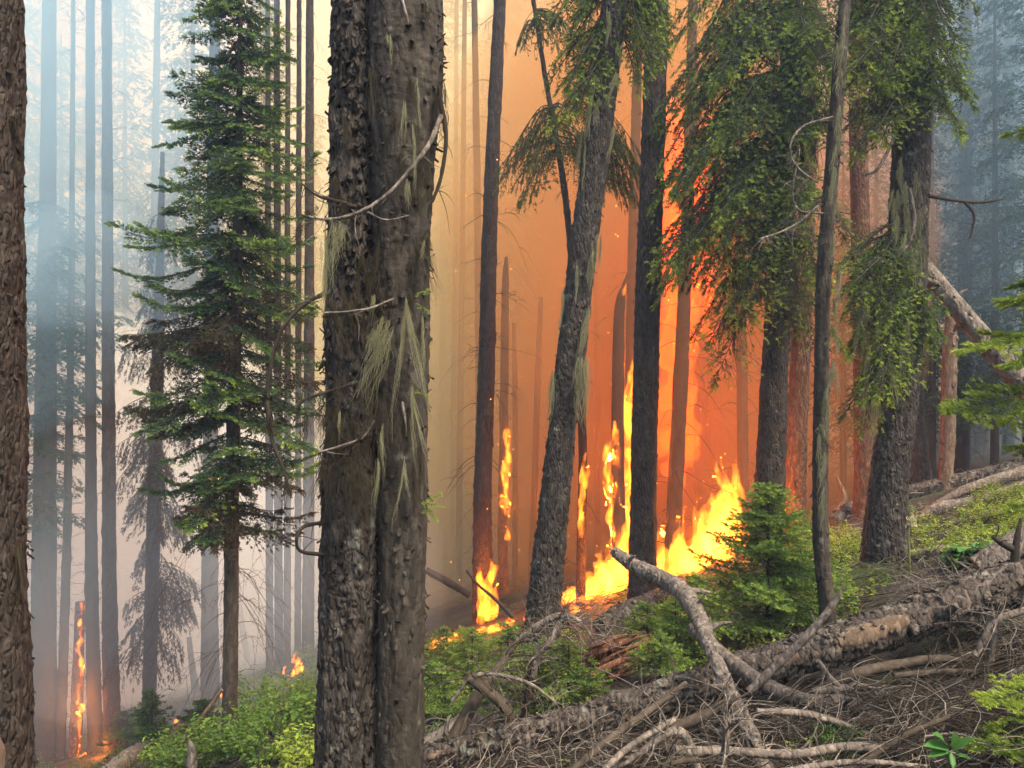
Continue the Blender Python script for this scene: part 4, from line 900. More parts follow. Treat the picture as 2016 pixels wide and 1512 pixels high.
sapling('small pale-tipped fir at the foot of the leaning trunk', 1040, 1230, 90, 34, 162, d=9.0, fl=0.05, base=0.5)
for i, (u, v, hp, wp) in enumerate([(880, 1330, 90, 70), (930, 1360, 120, 80), (1000, 1345, 110, 80), (1060, 1400, 120, 80), (1120, 1395, 130, 80), (870, 1420, 110, 80), (980, 1420, 90, 80), (1275, 1290, 100, 70), (1330, 1300, 110, 80), (1300, 1345, 90, 70), (1370, 1250, 110, 60), (920, 1300, 60, 60), (1085, 1330, 70, 50)]):
    sapling('low bright green fir sapling in the thicket before the fire', u, v, hp, wp, 170 + i, group='fir saplings before the fire', fl=0.05, base=0.62, tipb=0.3, dens=1.1)
for i, (u, v, hp, wp) in enumerate([(250, 1480, 80, 60), (300, 1470, 110, 50), (1660, 1500, 50, 40), (400, 1440, 60, 50)]):
    sapling('dull green fir seedling among the logs and litter', u, v, hp, wp, 190 + i, group='fir seedlings', fl=0.06, base=0.4, tipb=0.2)
# bright fir at the edge of the frame: mostly its bough tips show
t = thing('young_fir', 'bright yellow-green fir boughs reaching in beside the leaning log', 'fir', (pix(2170, 900, 3.6)[0], 3.6, float(gz(pix(2170, 900, 3.6)[0], 3.6))))
bx = pix(2170, 900, 3.6); mb = MB(); trunk_mesh(mb, [(bx[0], 3.6, t.location.z - 0.1), (bx[0], 3.6, 1.6), (bx[0], 3.6, 3.0)], [0.04, 0.03, 0.006], 12, 0.05, 0.03, 2, 0.003, 8); mb.build('trunk', M_BARK_SMOOTH, t)
c = Crown(191)
for (v0, u1, v1, dz, dep) in [(640, 1905, 690, 8, 3.5), (610, 1985, 590, 6, 3.5), (700, 1945, 655, 6, 3.7), (770, 1872, 806, 10, 3.4), (800, 1985, 830, 4, 3.6), (240, 1995, 262, 4, 3.7), (660, 2000, 720, 4, 3.3), (900, 2000, 880, 4, 3.6), (1330, 1955, 1382, 10, 3.2), (1400, 1965, 1425, 8, 3.3), (1440, 1925, 1470, 8, 3.1), (1490, 1990, 1480, 6, 3.0), (960, 1995, 1000, 4, 3.5), (560, 2005, 560, 4, 3.6)]:
    a = np.array([bx[0], 3.6, CAMZ + (756 - v0) / FPX * 3.6]); b = pix(u1, v1, dep); m = (a + b) / 2; m[2] += dz / FPX * 3.6
    c.branch([a, m, b], 0.005, spacing=0.022, side=0.34, fl=0.042, q=6, sag=0.3, tipb=0.4, base=0.62, updown=0.15, bare=0.1)
c.build(t, M_SPRUCE, M_TWIGD, 20, 0.36)

# ------------------------------------------------------------------ leafy undergrowth
def leaves(mb, C, N, D, size, tint, g, asp=0.5, fine=True):
    """n small folded leaves at C pointing along D with face normal N"""
    n = len(C); D = nrm(D); S = nrm(np.cross(N, D)); U = np.cross(D, S)
    L = (size * g.uniform(0.6, 1.3, n))[:, None]; W = L * asp
    at = lambda f, w, u: C + D * L * f + S * W * w + U * L * u
    if not fine:
        V = np.stack([C, at(.45, .5, .1), at(1, 0, -.1), at(.45, -.5, .1)], 1).reshape(-1, 3); b = np.arange(n)[:, None] * 4
        mb.add(V, np.concatenate([b + [0, 2, 1], b + [0, 3, 2]]).reshape(-1, 3), np.repeat(tint, 4)); return
    V = np.stack([C, at(.3, .42, .08), at(.68, .40, .05), at(1, 0, -.12), at(.68, -.40, .05), at(.3, -.42, .08), at(.5, 0, 0)], 1).reshape(-1, 3); b = np.arange(n)[:, None] * 7
    Fc = np.concatenate([b + [k, 6, (k + 1) % 6] for k in range(6)]).reshape(-1, 3)
    mb.add(V, Fc, np.repeat(tint, 7))
def shrub_parts(lm, sm, base, h, w, nl, size, g, tb=0.5, asp=0.5, fine=True):
    ns = max(4, int(nl / 26)); az = g.uniform(0, TAU, ns); dirs = np.stack([np.cos(az) * w, np.sin(az) * w, np.full(ns, h) * g.uniform(0.6, 1.1, ns)], -1)
    S = sticks(ns, np.repeat(np.asarray(base)[None], ns, 0) + g.normal(0, 0.02, (ns, 3)) * [1, 1, 0], dirs, np.linalg.norm(dirs, axis=1), 0.15, g, 7)
    tubes(sm, S[:, ::2], np.linspace(1, 0.4, 4)[None] * 0.003, 3, 0.4)
    k = g.integers(0, ns, nl); f = g.uniform(0.25, 1.0, nl) ** 0.7 * 5.99; i = f.astype(int); t = (f - i)[:, None]
    C = S[k, i] * (1 - t) + S[k, np.minimum(i + 1, 6)] * t + g.normal(0, 0.1, (nl, 3)) * w
    a = g.uniform(0, TAU, nl); D = np.stack([np.cos(a), np.sin(a), g.normal(-0.05, 0.3, nl)], -1); Nn = nrm(g.normal(0, 0.35, (nl, 3)) + [0, 0, 1])
    leaves(lm, C, Nn, D, size, np.clip(tb + g.normal(0, 0.18, nl) + 0.25 * (f / 6 - 0.5), 0, 1), g, asp, fine)
def shrub(label, u, v, hpx, wpx, nl, size, seed, tb=0.5, group=None, mat=None, asp=0.5, name='shrub', cat='shrub', d=None):
    g = np.random.default_rng(seed); h = hit(u, v)[0]
    if d is not None: h = np.array([(u - 1008) / FPX * d, d, float(gz((u - 1008) / FPX * d, d))])
    t = thing(name, label, cat, tuple(h), group); lm, sm = MB(), MB()
    shrub_parts(lm, sm, h, hpx / FPX * h[1], wpx / FPX * h[1], nl, size, g, tb, asp)
    lm.build('leaves', mat or M_SHRUB, t, kind='stuff'); sm.build('stems', M_TWIGD, t, kind='stuff'); return t
shrub('brightest yellow-green leafy bush at the foot of the twin trunk', 590, 1505, 120, 48, 900, 0.05, 400, 0.85, d=6.6)
for i, (u, v, hp, wp) in enumerate([(500, 1440, 90, 60), (540, 1460, 110, 55), (470, 1500, 100, 60), (430, 1500, 80, 60), (520, 1520, 90, 60), (560, 1420, 90, 50), (600, 1400, 80, 45), (380, 1520, 70, 60), (620, 1330, 60, 40), (330, 1510, 60, 50), (490, 1390, 60, 50), (610, 1440, 70, 40)]):
    shrub('mid-green huckleberry bush in the slope thicket beside the twin trunk', u, v, hp, wp, 700, 0.055, 410 + i, 0.22 + 0.2 * (i % 3 == 0), 'huckleberry bushes', d=None)
for i, (u, v, hp, wp) in enumerate([(1870, 1118, 30, 34), (1910, 1112, 34, 34), (1945, 1105, 30, 30)]):
    shrub('broad-leaved bright green plant in the meadow above the big log', u, v, hp, wp, 90, 0.12, 430 + i, 0.55, 'broad-leaved meadow plants', M_PLANT, 0.7, 'broadleaf_plant', 'plant')
g = np.random.default_rng(440)
t = thing('broadleaf_plant', 'oval-leaved green seedling poking through the brush pile', 'plant', tuple(hit(1865, 1535)[0])); lm, sm = MB(), MB()
b = pix(1868, 1500, 3.1)
for (du, dv, lu, lv) in [(0, -10, -48, -12), (0, -10, -40, 12), (4, -14, 12, -36), (8, -6, 40, -30), (4, -4, 6, 34), (-4, -16, -24, -30), (10, 0, 36, 8)]:
    c = pix(1868 + du, 1485 + dv, 3.1); e = pix(1868 + du + lu, 1485 + dv + lv, 3.05); D = e - c
    leaves(lm, c[None], np.array([[0.1, -0.5, 1.0]]), D[None], np.linalg.norm(D), np.array([0.5]), np.random.default_rng(1), 0.42)
tubes(sm, np.array([[pix(1866, 1570, 3.15), pix(1867, 1525, 3.12), pix(1868, 1480, 3.1)]]), 0.004, 5)
lm.build('leaves', M_PLANT, t); sm.build('stem', M_PLANT, t)

# low ground cover nobody could count
lm, sm = MB(), MB(); g = np.random.default_rng(450)
areas = [(1660, 1090, 40, 40, 80, 0.17), (1860, 1060, 150, 45, 190, 0.15), (1970, 1010, 60, 40, 110, 0.15), (1690, 1140, 50, 25, 25, 0.1), (1500, 1290, 130, 30, 30, 0.1), (1000, 1330, 170, 80, 110, 0.16), (1310, 1250, 80, 70, 60, 0.16), (1650, 1190, 70, 30, 20, 0.1), (480, 1450, 170, 70, 110, 0.22), (1400, 1500, 300, 20, 10, 0.08),
         (900, 1270, 80, 20, 30, 0.14), (1550, 1120, 100, 40, 40, 0.15), (1930, 1080, 60, 20, 30, 0.14), (720, 1480, 200, 60, 40, 0.2), (200, 1520, 160, 30, 30, 0.2)]
for (u, v, ru, rv, n, h) in areas:
    B = hit(u + ru * g.uniform(-1, 1, n), v + rv * g.uniform(-1, 1, n))
    for b in B: shrub_parts(lm, sm, b, h * g.uniform(0.5, 1.3), h * 0.7, 44, 0.035 if b[1] > 6 else 0.022, g, g.uniform(0.5, 1.0) if u > 760 else g.uniform(0.05, 0.5), 0.5, False)
for x, y in zip(g.uniform(4.5, 10, 60), g.uniform(3, 11, 60)): shrub_parts(lm, sm, (x, y, float(gz(x, y))), 0.15, 0.1, 40, 0.03, g, g.uniform(0.4, 0.9), 0.5, False)
lm.build('undergrowth', M_SHRUB, kind='stuff')['label'] = 'low yellow-green leafy ground cover across the slope'
sm.build('undergrowth_stems', M_TWIGD, kind='stuff')['label'] = 'thin stems of the leafy ground cover'

# arching grass tuft and flower stalk
g = np.random.default_rng(460); h0 = hit(1690, 1160)[0]
n = 420; c0 = h0 + np.stack([g.normal(0.1, 0.16, n), g.normal(0, 0.1, n), np.zeros(n)], -1); c0[:, 2] = gz(c0[:, 0], c0[:, 1])
az = g.normal(math.pi, 0.7, n); L = g.uniform(0.25, 0.6, n)
t_ = np.linspace(0, 1, 7)[None]
S = np.stack([c0[:, :1] + np.cos(az)[:, None] * L[:, None] * t_ ** 1.3 * 0.9, c0[:, 1:2] + np.sin(az)[:, None] * L[:, None] * t_ * 0.5 - 0.1 * t_, c0[:, 2:] + L[:, None] * (1.0 * t_ - 1.15 * t_ ** 2)], -1)
mb = MB(); tubes(mb, S, np.array([1, 1, .9, .8, .6, .4, .15])[None] * 0.0022, 3, g.uniform(0, 1, n)); tag(mb.build('grass_tuft', M_GRASS), 'arching tuft of long green grass below the grey scaly trunk', 'grass')
P = np.array([pix(1792, 1140, 7.6), pix(1790, 1090, 7.6), pix(1789, 1050, 7.6), pix(1793, 1028, 7.6)]); t = thing('flower_stalk', 'tall green stalk with a pale flower head beside the grey scaly trunk', 'flower', tuple(P[0]))
mb = MB(); tubes(mb, spline(P, 14)[None], np.linspace(0.012, 0.009, 14)[None], 6, 0.7); mb.build('stalk', M_GRASS, t)
mb = MB(); n = 60; C = P[-1] + g.normal(0, 0.015, (n, 3)); leaves(mb, C, g.normal(0, 1, (n, 3)), g.normal(0, 1, (n, 3)) + [0.6, 0, 0.4], 0.045, g.uniform(0.6, 1, n), g); mb.build('flower_head', M_LICHEN, t)

# ------------------------------------------------------------------ dead brush
def ground_paths(u, v, az, L, curl, g, N=8, lift=(0.02, 0.12), sag=0.0):
    h = hit(u, v); n = len(h)
    dirs = np.stack([np.cos(az), np.sin(az), g.normal(0.0, 0.18, n)], -1)
    dirs[:, 2] += (0.32 * np.cos(az) - 0.2 * np.sin(az))
    h = h + np.stack([0 * L, 0 * L, g.uniform(*lift, n)], -1)
    S = sticks(n, h - dirs * L[:, None] * 0.4, dirs, L, curl, g, N, sag)
    zg = gz(S[..., 0], S[..., 1]); S[..., 2] = zg + np.clip(S[..., 2] - zg, 0.004, lift[1] + 0.06); return S
g = np.random.default_rng(500)
mb = MB()
for (n, ulo, uhi, vlo, vhi, Lm, rad, lift) in [(1900, 1150, 2060, 1390, 1580, 0.34, 0.0026, (0.0, 0.10)), (260, 1500, 2060, 1345, 1400, 0.3, 0.0024, (0.0, 0.04)), (500, 820, 1300, 1490, 1580, 0.28, 0.0026, (0, 0.08)), (350, 1850, 2040, 1250, 1340, 0.3, 0.0028, (0, 0.08)), (350, 1250, 1750, 1180, 1270, 0.25, 0.003, (0, 0.05)), (600, 1640, 2040, 930, 1150, 0.35, 0.004, (0, 0.12)), (350, 250, 640, 1380, 1540, 0.4, 0.004, (0, 0.15)), (500, 850, 1250, 1230, 1400, 0.3, 0.0035, (0, 0.2)), (600, 900, 1700, 1130, 1230, 0.5, 0.006, (0, 0.1))]:
    u = g.uniform(ulo, uhi, n); v = g.uniform(vlo, vhi, n); az = g.uniform(0, TAU, n); L = Lm * g.lognormal(0, 0.45, n)
    S = ground_paths(u, v, az, L, 0.5, g, 6, lift)
    tubes(mb, S, np.linspace(1, 0.35, 6)[None] * (rad * g.lognormal(0, 0.35, n))[:, None], 3, g.uniform(0, 1, n))
m2 = MB()
for (n, ulo, uhi, vlo, vhi, Lm, rad, lift) in [(300, 1150, 2060, 1380, 1580, 0.26, 0.0026, (0.02, 0.12)), (140, 820, 1250, 1440, 1580, 0.3, 0.003, (0.02, 0.14)), (120, 1640, 2040, 930, 1160, 0.4, 0.005, (0, 0.1))]:
    u = g.uniform(ulo, uhi, n); v = g.uniform(vlo, vhi, n); az = g.uniform(0, TAU, n); L = Lm * g.lognormal(0, 0.45, n)
    S = ground_paths(u, v, az, L, 1.0, g, 10, lift)
    tubes(m2, S, np.linspace(1, 0.35, 10)[None] * (rad * g.lognormal(0, 0.35, n))[:, None], 4, g.uniform(0.6, 1, n))
m2.build('pale_brush_twigs', M_PALE, kind='stuff')['label'] = 'bleached curling twigs on top of the brush'
n = 900; X = np.stack([g.uniform(1.6, 9, n), g.uniform(0.8, 9, n)], -1); az = g.uniform(0, TAU, n); L = 0.3 * g.lognormal(0, 0.4, n)
dr = np.stack([np.cos(az), np.sin(az), 0.32 * np.cos(az) - 0.2 * np.sin(az)], -1)
S = sticks(n, np.stack([X[:, 0], X[:, 1], gz(X[:, 0], X[:, 1]) + g.uniform(0, 0.06, n)], -1), dr, L, 0.5, g, 6); tubes(mb, S, np.linspace(1, 0.35, 6)[None] * 0.004, 3, g.uniform(0, 1, n))
mb.build('brush_twigs', M_TWIG, kind='stuff')['label'] = 'tangle of thin dead twigs heaped over the ground'
lm = MB()
for (n, ulo, uhi, vlo, vhi, s) in [(5000, 850, 2060, 1230, 1580, 0.02), (4000, 850, 2050, 930, 1230, 0.03), (2500, 150, 700, 1380, 1540, 0.035)]:
    C = hit(g.uniform(ulo, uhi, n), g.uniform(vlo, vhi, n)) + [0, 0, 0.006]; leaves(lm, C, g.normal(0, 0.5, (n, 3)) + [0, 0, 1], g.normal(0, 1, (n, 3)) * [1, 1, 0.3], s, g.uniform(0, 1, n), g, 0.6, False)
lm.build('litter', M_TWIG, kind='stuff')['label'] = 'bark chips and dead leaves littering the ground'

# bigger dead branches one can tell apart
BG = 'dead branches in the brush pile'
def dead_branch(path, d, seed, mat=M_DEAD, label='bare forked dead branch lying in the brush pile', group=BG, twn=10, twl=0.22, sides=10):
    P0 = pix(path[0][0], path[0][1], np.atleast_1d(d)[0])
    t = thing('dead_branch', label, 'branch', tuple(P0), group)
    dd = np.broadcast_to(np.asarray(d, float), (len(path),))
    o, Q = limb(t, path, dd, mat, 'stem', seed, 0, sides=sides)
    if twn:
        g = np.random.default_rng(seed); k = g.integers(len(Q) // 5, len(Q), twn); ax = nrm(Q[-1] - Q[0])
        S = sticks(twn, Q[k], ax + g.normal(0, 0.8, (twn, 3)), twl * g.uniform(0.4, 1.5, twn), 0.8, g, 10, 0.2)
        mb = MB(); r0 = path[0][2] / 2 / FPX * dd[0]
        tubes(mb, S, np.linspace(1, 0.25, 10)[None] * min(r0 * 0.26, 0.006), 5, 0.6)
        k2 = g.integers(0, twn, twn * 2); S2 = sticks(twn * 2, S[k2, g.integers(2, 7, twn * 2)], ax + g.normal(0, 1.0, (twn * 2, 3)), twl * 0.6 * g.uniform(0.4, 1.3, twn * 2), 0.9, g, 8, 0.2)
        tubes(mb, S2, np.linspace(1, 0.3, 8)[None] * min(r0 * 0.14, 0.003), 4, 0.6)
        mb.build('side_twigs', mat, t, kind='stuff')
    return t
dead_branch([(1475, 1362, 16), (1540, 1300, 16), (1600, 1240, 15), (1640, 1190, 12), (1662, 1155, 6)], [4.6, 4.6, 4.6, 4.6, 4.6], 510, label='straight dead stick rising from the propped trunk across the big log', group=None, twn=4, twl=0.1)
dead_branch([(1385, 1560, 20), (1300, 1440, 16), (1380, 1380, 16), (1345, 1420, 14)][:1] + [(1340, 1440, 18), (1250, 1490, 14), (1180, 1530, 10)], 4.0, 511)
for i, (pth, d) in enumerate([
    ([(1100, 1540, 16), (1200, 1455, 15), (1290, 1390, 14), (1350, 1345, 10)], [3.9, 4.2, 4.4, 4.6]), ([(1160, 1545, 14), (1240, 1470, 13), (1330, 1415, 10)], [3.7, 4.0, 4.2]),
    ([(1330, 1478, 20), (1440, 1480, 20), (1560, 1485, 18), (1680, 1470, 18), (1800, 1482, 12)], [3.7, 3.7, 3.7, 3.7, 3.7]), ([(1600, 1365, 16), (1690, 1325, 22), (1760, 1310, 22), (1840, 1298, 18), (1900, 1300, 8)], [4.6, 4.6, 4.7, 4.7, 4.7]),
    ([(1600, 1362, 14), (1690, 1352, 14), (1715, 1355, 9)], 4.5), ([(1490, 1400, 12), (1600, 1408, 14), (1720, 1450, 10), (1800, 1490, 6)], 4.0), ([(1300, 1440, 26), (1380, 1412, 22), (1450, 1372, 14)], 4.2), ([(1920, 1290, 12), (1960, 1225, 14), (2020, 1200, 12)], 4.2),
    ([(1950, 1300, 14), (1954, 1250, 16), (1952, 1205, 14)], 4.3), ([(1760, 1330, 10), (1860, 1322, 12), (1960, 1325, 10)], 4.6), ([(1840, 1420, 10), (1920, 1380, 9), (1990, 1330, 8), (2050, 1290, 6)], 3.9), ([(1420, 1530, 18), (1430, 1450, 12), (1428, 1420, 6)], 3.4),
    ([(1700, 1500, 12), (1800, 1440, 10), (1900, 1400, 6)], 3.6), ([(1540, 1520, 14), (1680, 1500, 12), (1830, 1510, 8)], 3.3), ([(1610, 1300, 10), (1640, 1340, 10), (1690, 1380, 8)], 4.5), ([(1250, 1545, 16), (1330, 1500, 12), (1440, 1500, 8)], 3.4)]):
    lb = {0: 'dead branch slanting up to the big log, longer of a parallel pair', 1: 'shorter dead branch of the parallel pair below the big log', 2: 'long thick dead branch lying level across the foot of the propped trunk', 3: 'thick curved dead branch arching below the bare patch of the big log',
          4: 'short stub forking off the thick curved branch under the big log', 7: 'kinked dead branch bending over the end of the big log', 8: 'upright broken stick in front of the big log'}.get(i)
    dead_branch(pth, d, 520 + i, M_DEAD if i % 3 else M_TWIG, twn=12, **({'label': lb} if lb else {}))
for i, (pth, d) in enumerate([([(1960, 1140, 20), (1990, 1095, 22), (1998, 1065, 24), (2010, 1010, 18)], 4.9), ([(1992, 1080, 14), (1970, 1068, 12), (1954, 1056, 8)], 4.9)]):
    dead_branch([(1998, 1200, 22), (1996, 1140, 18), (1999, 1085, 15), (2004, 1050, 10), (2010, 1020, 4)] if i == 0 else pth, d, 545 + i, M_TWIGD, 'dark forked branch stub standing on the big rotting log', 'stubs on the big log', twn=2, twl=0.1)
# arching tangled dead top in front of the leaning trunk
AG = dict(label='arching grey dead branch with curling twigs before the leaning trunk', group='arching dead branches')
dead_branch([(800, 1540, 34), (880, 1470, 30), (940, 1370, 26), (985, 1310, 18), (1020, 1262, 14), (1070, 1235, 12), (1110, 1222, 10)], [5.4, 5.4, 5.5, 5.6, 5.7, 5.7, 5.7], 550, M_TWIG, twn=26, twl=0.35, **AG)
dead_branch([(1018, 1260, 12), (1065, 1228, 13), (1100, 1212, 12), (1140, 1222, 8), (1175, 1270, 4)], 5.7, 551, M_DEAD, twn=24, twl=0.3, **AG)
dead_branch([(1048, 1330, 15), (1060, 1290, 14), (1085, 1258, 14), (1102, 1225, 10)], 5.6, 552, M_DEAD, twn=26, twl=0.25, **AG)
dead_branch([(1015, 1540, 16), (1005, 1460, 16), (1000, 1400, 22), (945, 1350, 22), (920, 1335, 16)], 5.3, 553, M_TWIG, twn=22, twl=0.3, **AG)
dead_branch([(890, 1380, 8), (935, 1330, 8), (1000, 1332, 7), (1050, 1350, 6), (1090, 1380, 4)], 5.3, 554, M_DEAD, twn=18, twl=0.25, **AG)
dead_branch([(1030, 1420, 16), (1040, 1360, 14), (1048, 1300, 12)], 5.6, 555, M_BARK_BROWN, twn=10, twl=0.2, **AG)
# silvery root-like tangle on the big log
g = np.random.default_rng(560); n = 260; mb = MB(); d = 5.2
root = np.array([pix(u, v, d + e) for u, v, e in zip(g.uniform(1790, 1960, n), g.uniform(1135, 1205, n), g.normal(0, 0.12, n))])
S = sticks(n, root, g.normal(0, 1, (n, 3)) * [1.2, 0.5, 0.6], g.uniform(0.12, 0.4, n), 0.6, g, 9, 0.1); tubes(mb, S, np.linspace(1, 0.4, 9)[None] * (0.0028 * g.lognormal(0, 0.4, n))[:, None], 4, g.uniform(0.5, 1, n))
tag(mb.build('dead_twig_tangle', M_DEAD), 'silvery tangle of dead twigs resting on top of the big log', 'twigs')
# dead branches reaching from the grey scaly trunk
for i, pth in enumerate([[(1828, 385, 9), (1870, 393, 7), (1910, 398, 6), (1940, 398, 5), (1975, 392, 3)], [(1900, 398, 6), (1918, 425, 5), (1910, 470, 3)], [(1765, 260, 6), (1730, 330, 6), (1700, 345, 4)], [(1790, 370, 7), (1800, 430, 7), (1790, 480, 6), (1765, 500, 5)], [(1800, 60, 14), (1770, 20, 12), (1735, 45, 10), (1725, 30, 8)]]):
    limb(tAH[0], pth, tAH[4] - 0.35, [M_TWIGD, M_TWIGD, M_DEAD, M_DEAD, M_TWIGD][i], 'dead_branch', 570 + i, 10, 0.2)
for i, pth in enumerate([[(1612, 405, 7), (1570, 440, 6), (1530, 460, 5), (1495, 470, 3)], [(1640, 230, 5), (1580, 250, 5), (1555, 290, 4), (1570, 330, 4), (1610, 360, 3)], [(1620, 420, 5), (1575, 415, 5), (1560, 380, 4), (1570, 320, 3)]]):
    limb(tAG[0], pth, tAG[4] - 0.2, M_DEAD, 'dead_branch', 580 + i, 14, 0.18)

# ------------------------------------------------------------------ fire
FIRE_W = 0.125
def fire(label, tongues, seed, mat=M_FLAME, vox=0.03, lights=(), name='fire', dist=1.0, group=None, flick=1.0, lcol=(1.0, 0.27, 0.04)):
    """tongues: rows (u, v_base, height_px, width_px, depth); joined into one flame body"""
    g = np.random.default_rng(seed); mb = MB()
    for (u, v, h, w, d) in tongues:
        b = pix(u, v, d); H = h / FPX * d; W = w / 2 / FPX * d
        for s in range(max(1, int(2 * flick))):
            n = 12; t = np.linspace(0, 1, n); hh = H * (1 if s == 0 else g.uniform(0.4, 0.9)); ww = W * (1 if s == 0 else g.uniform(0.4, 0.8))
            ph = g.uniform(0, 6); off = 0 if s == 0 else g.normal(0, W * 0.9)
            X = b[0] + off + ww * 0.9 * np.sin(t * g.uniform(3, 6) + ph) * t + 0.12 * hh * t ** 2 * g.normal(0.4, 0.5)
            Y = b[1] + g.normal(0, W * 0.5) + ww * 0.6 * np.sin(t * 4 + ph * 2) * t
            Z = b[2] - 0.02 + hh * t
            r = ww * (0.55 + 0.65 * np.sin(np.clip(t * 1.25, 0, 1) * math.pi) * (1 - t)) * (1 - t ** 2.2) + 0.006
            P = np.stack([X, Y, Z], -1)
            trunk = MB(); tubes(mb, P[None], r[None], 9, 0.5)
            k = mb.n
            for e in (0, n - 1):
                ring = mb.v[-1][e * 9:(e + 1) * 9] if e == 0 else ring2
                if e == 0: ring2 = mb.v[-1][(n - 1) * 9:n * 9]; keep = mb.v[-1]
                c = ring.mean(0); jj = np.arange(9); f = np.stack([jj, (jj + 1) % 9, np.full(9, 9)], -1)
                mb.add(np.vstack([ring, c]), f if e else f[:, ::-1], 0.5)
    me = mb.mesh('flame_tmp', mat); o = bpy.data.objects.new('flame_tmp', me); sc.collection.objects.link(o)
    md = o.modifiers.new('r', 'REMESH'); md.mode = 'VOXEL'; md.voxel_size = vox
    dg = bpy.context.evaluated_depsgraph_get(); me2 = bpy.data.meshes.new_from_object(o.evaluated_get(dg))
    bpy.data.objects.remove(o); bpy.data.meshes.remove(me)
    V = np.empty(len(me2.vertices) * 3, np.float32); me2.vertices.foreach_get('co', V); V = V.reshape(-1, 3)
    Nn = np.empty(len(V) * 3, np.float32); me2.vertices.foreach_get('normal', Nn); Nn = Nn.reshape(-1, 3)
    q = V * [1, 1, 0.45]
    V = V + Nn * (dist * (0.05 * fbm(q, 5, 2, seed) + 0.045 * fbm(q, 13, 3, seed + 2)))[:, None]
    V[:, 0] += dist * 0.06 * vnoise(V * [1, 1, 1], 3.2, seed + 4); V[:, 2] += dist * 0.05 * vnoise(V, 6, seed + 5)
    me2.vertices.foreach_set('co', V.astype(np.float32).ravel()); me2.update()
    if not me2.materials: me2.materials.append(mat)
    ob = bpy.data.objects.new(name, me2); sc.collection.objects.link(ob); tag(ob, label, 'fire', group)
    for (u, v, d, watt, rad) in lights:
        ld = bpy.data.lights.new('fire_light', 'POINT'); ld.energy = watt * FIRE_W; ld.color = lcol; ld.shadow_soft_size = rad
        lo = bpy.data.objects.new('fire_light', ld); sc.collection.objects.link(lo); lo.location = pix(u, v, d); lo.parent = ob
    return ob
g = np.random.default_rng(600)
def fd(u, v): return float(np.clip(hitd(u, v), 12.0, 15.5))
fire('flames wrapping the foot of the ember-red trunk', [(945, 1228, 90, 16, dQ - .3), (962, 1222, 120, 26, dQ - .35), (955, 1200, 100, 24, dQ - .3), (975, 1215, 80, 16, dQ - .3), (968, 1150, 60, 14, dQ - .3)], 601, M_FLAME_S, vox=0.03, lights=[(965, 1150, dQ - 0.7, 260, 0.25)])
def bank(pts, n, seed, hs=1.0):
    """a continuous ragged bank of flame along base points (u, v, height, width)"""
    g = np.random.default_rng(seed); p = np.array(pts, float); out = []
    for t in np.sort(g.uniform(0, len(p) - 1.001, n)):
        i = int(t); q = p[i] * (1 - t + i) + p[i + 1] * (t - i); k = g.uniform(0.35, 1.1)
        out.append((q[0] + g.normal(0, 6), q[1] + g.normal(0, 6), q[2] * k * hs, q[3] * g.uniform(0.5, 1.1), fd(q[0], q[1]) + g.uniform(-0.2, 0.6)))
    return out
fire('broad yellow blaze between the leaning trunk and the thick dark trunk', bank([(1100, 1200, 40, 26), (1140, 1192, 60, 36), (1175, 1182, 110, 44), (1205, 1172, 170, 48), (1225, 1162, 185, 46), (1250, 1160, 100, 36)], 30, 1), 602, vox=0.035, dist=1.5, lights=[(1190, 1120, 12.4, 480, 0.4)])
fire('tallest yellow blaze between the thick dark trunk and the young fir', bank([(1296, 1136, 90, 40), (1325, 1132, 125, 46), (1360, 1126, 105, 50), (1390, 1116, 140, 52), (1415, 1100, 190, 50), (1436, 1080, 200, 44), (1462, 1092, 90, 44)], 40, 2) + [(1440, 1010, 120, 24, 13.2), (1446, 985, 90, 16, 13.2)], 603, vox=0.035, dist=1.5, lights=[(1390, 1060, 12.4, 420, 0.5), (1470, 1010, 11.8, 520, 0.4)])
def ragged(u, va, vb, d, n, w, seed, h=(30, 70)):
    g = np.random.default_rng(seed); return [(u(v) + g.normal(0, w * 0.35), v + 8, g.uniform(*h) * 1.5, w * g.uniform(0.35, 0.9), d + g.normal(0, 0.03)) for v in np.linspace(va, vb, int(n * 1.5))]
fire('ragged column of flame climbing beside the thick dark trunk', ragged(lambda v: 1238 + (1050 - v) * 0.02, 1060, 750, 15.4, 14, 20, 1), 604, M_FLAME_S, vox=0.03, lights=[(1228, 900, 15.2, 160, 0.2)])
fire('thin flame climbing the splintered snag', ragged(lambda v: 1200, 1070, 870, 14.7, 10, 13, 2, (24, 50)), 605, M_FLAME_S, vox=0.028)
fire('small flame at the splintered snag tip', [(1228, 580, 26, 8, 14.9)], 606, M_FLAME_S, vox=0.02, flick=0.5)
fire('flame licks up one side of the slim broken snag', ragged(lambda v: 999 + (900 - v) * 0.04, 1010, 860, dR - .2, 16, 10, 3, (18, 38)) + [(1000, 1060, 30, 8, dR - .2)], 607, M_FLAME_S, vox=0.025)
fire('flame strip on the crooked spruce stem beside the leaning trunk', ragged(lambda v: 1150, 1050, 930, 12.7, 9, 10, 4, (18, 44)), 608, M_FLAME_S, vox=0.022)
rows = []
for i in range(34):
    u = g.uniform(852, 1060); rows.append((u, 1272 - (u - 852) * 0.26 + g.normal(0, 5), g.uniform(6, 20), g.uniform(10, 26), None))
rows = [(u, v, h, w, float(np.clip(hitd(u, v), 9, 17))) for (u, v, h, w, _) in rows]
ob_ = fire('low creeping flames along the ground downslope of the leaning trunk', rows, 609, M_FLAME_S, vox=0.025, dist=0.5, lights=[(930, 1240, 12.5, 60, 0.2)])
ob_['kind'] = 'stuff'
rows = [(u, 1190 + g.normal(0, 8), g.uniform(10, 26), g.uniform(16, 30), 12.6 + g.uniform(0, 1)) for u in np.linspace(1100, 1240, 14)]
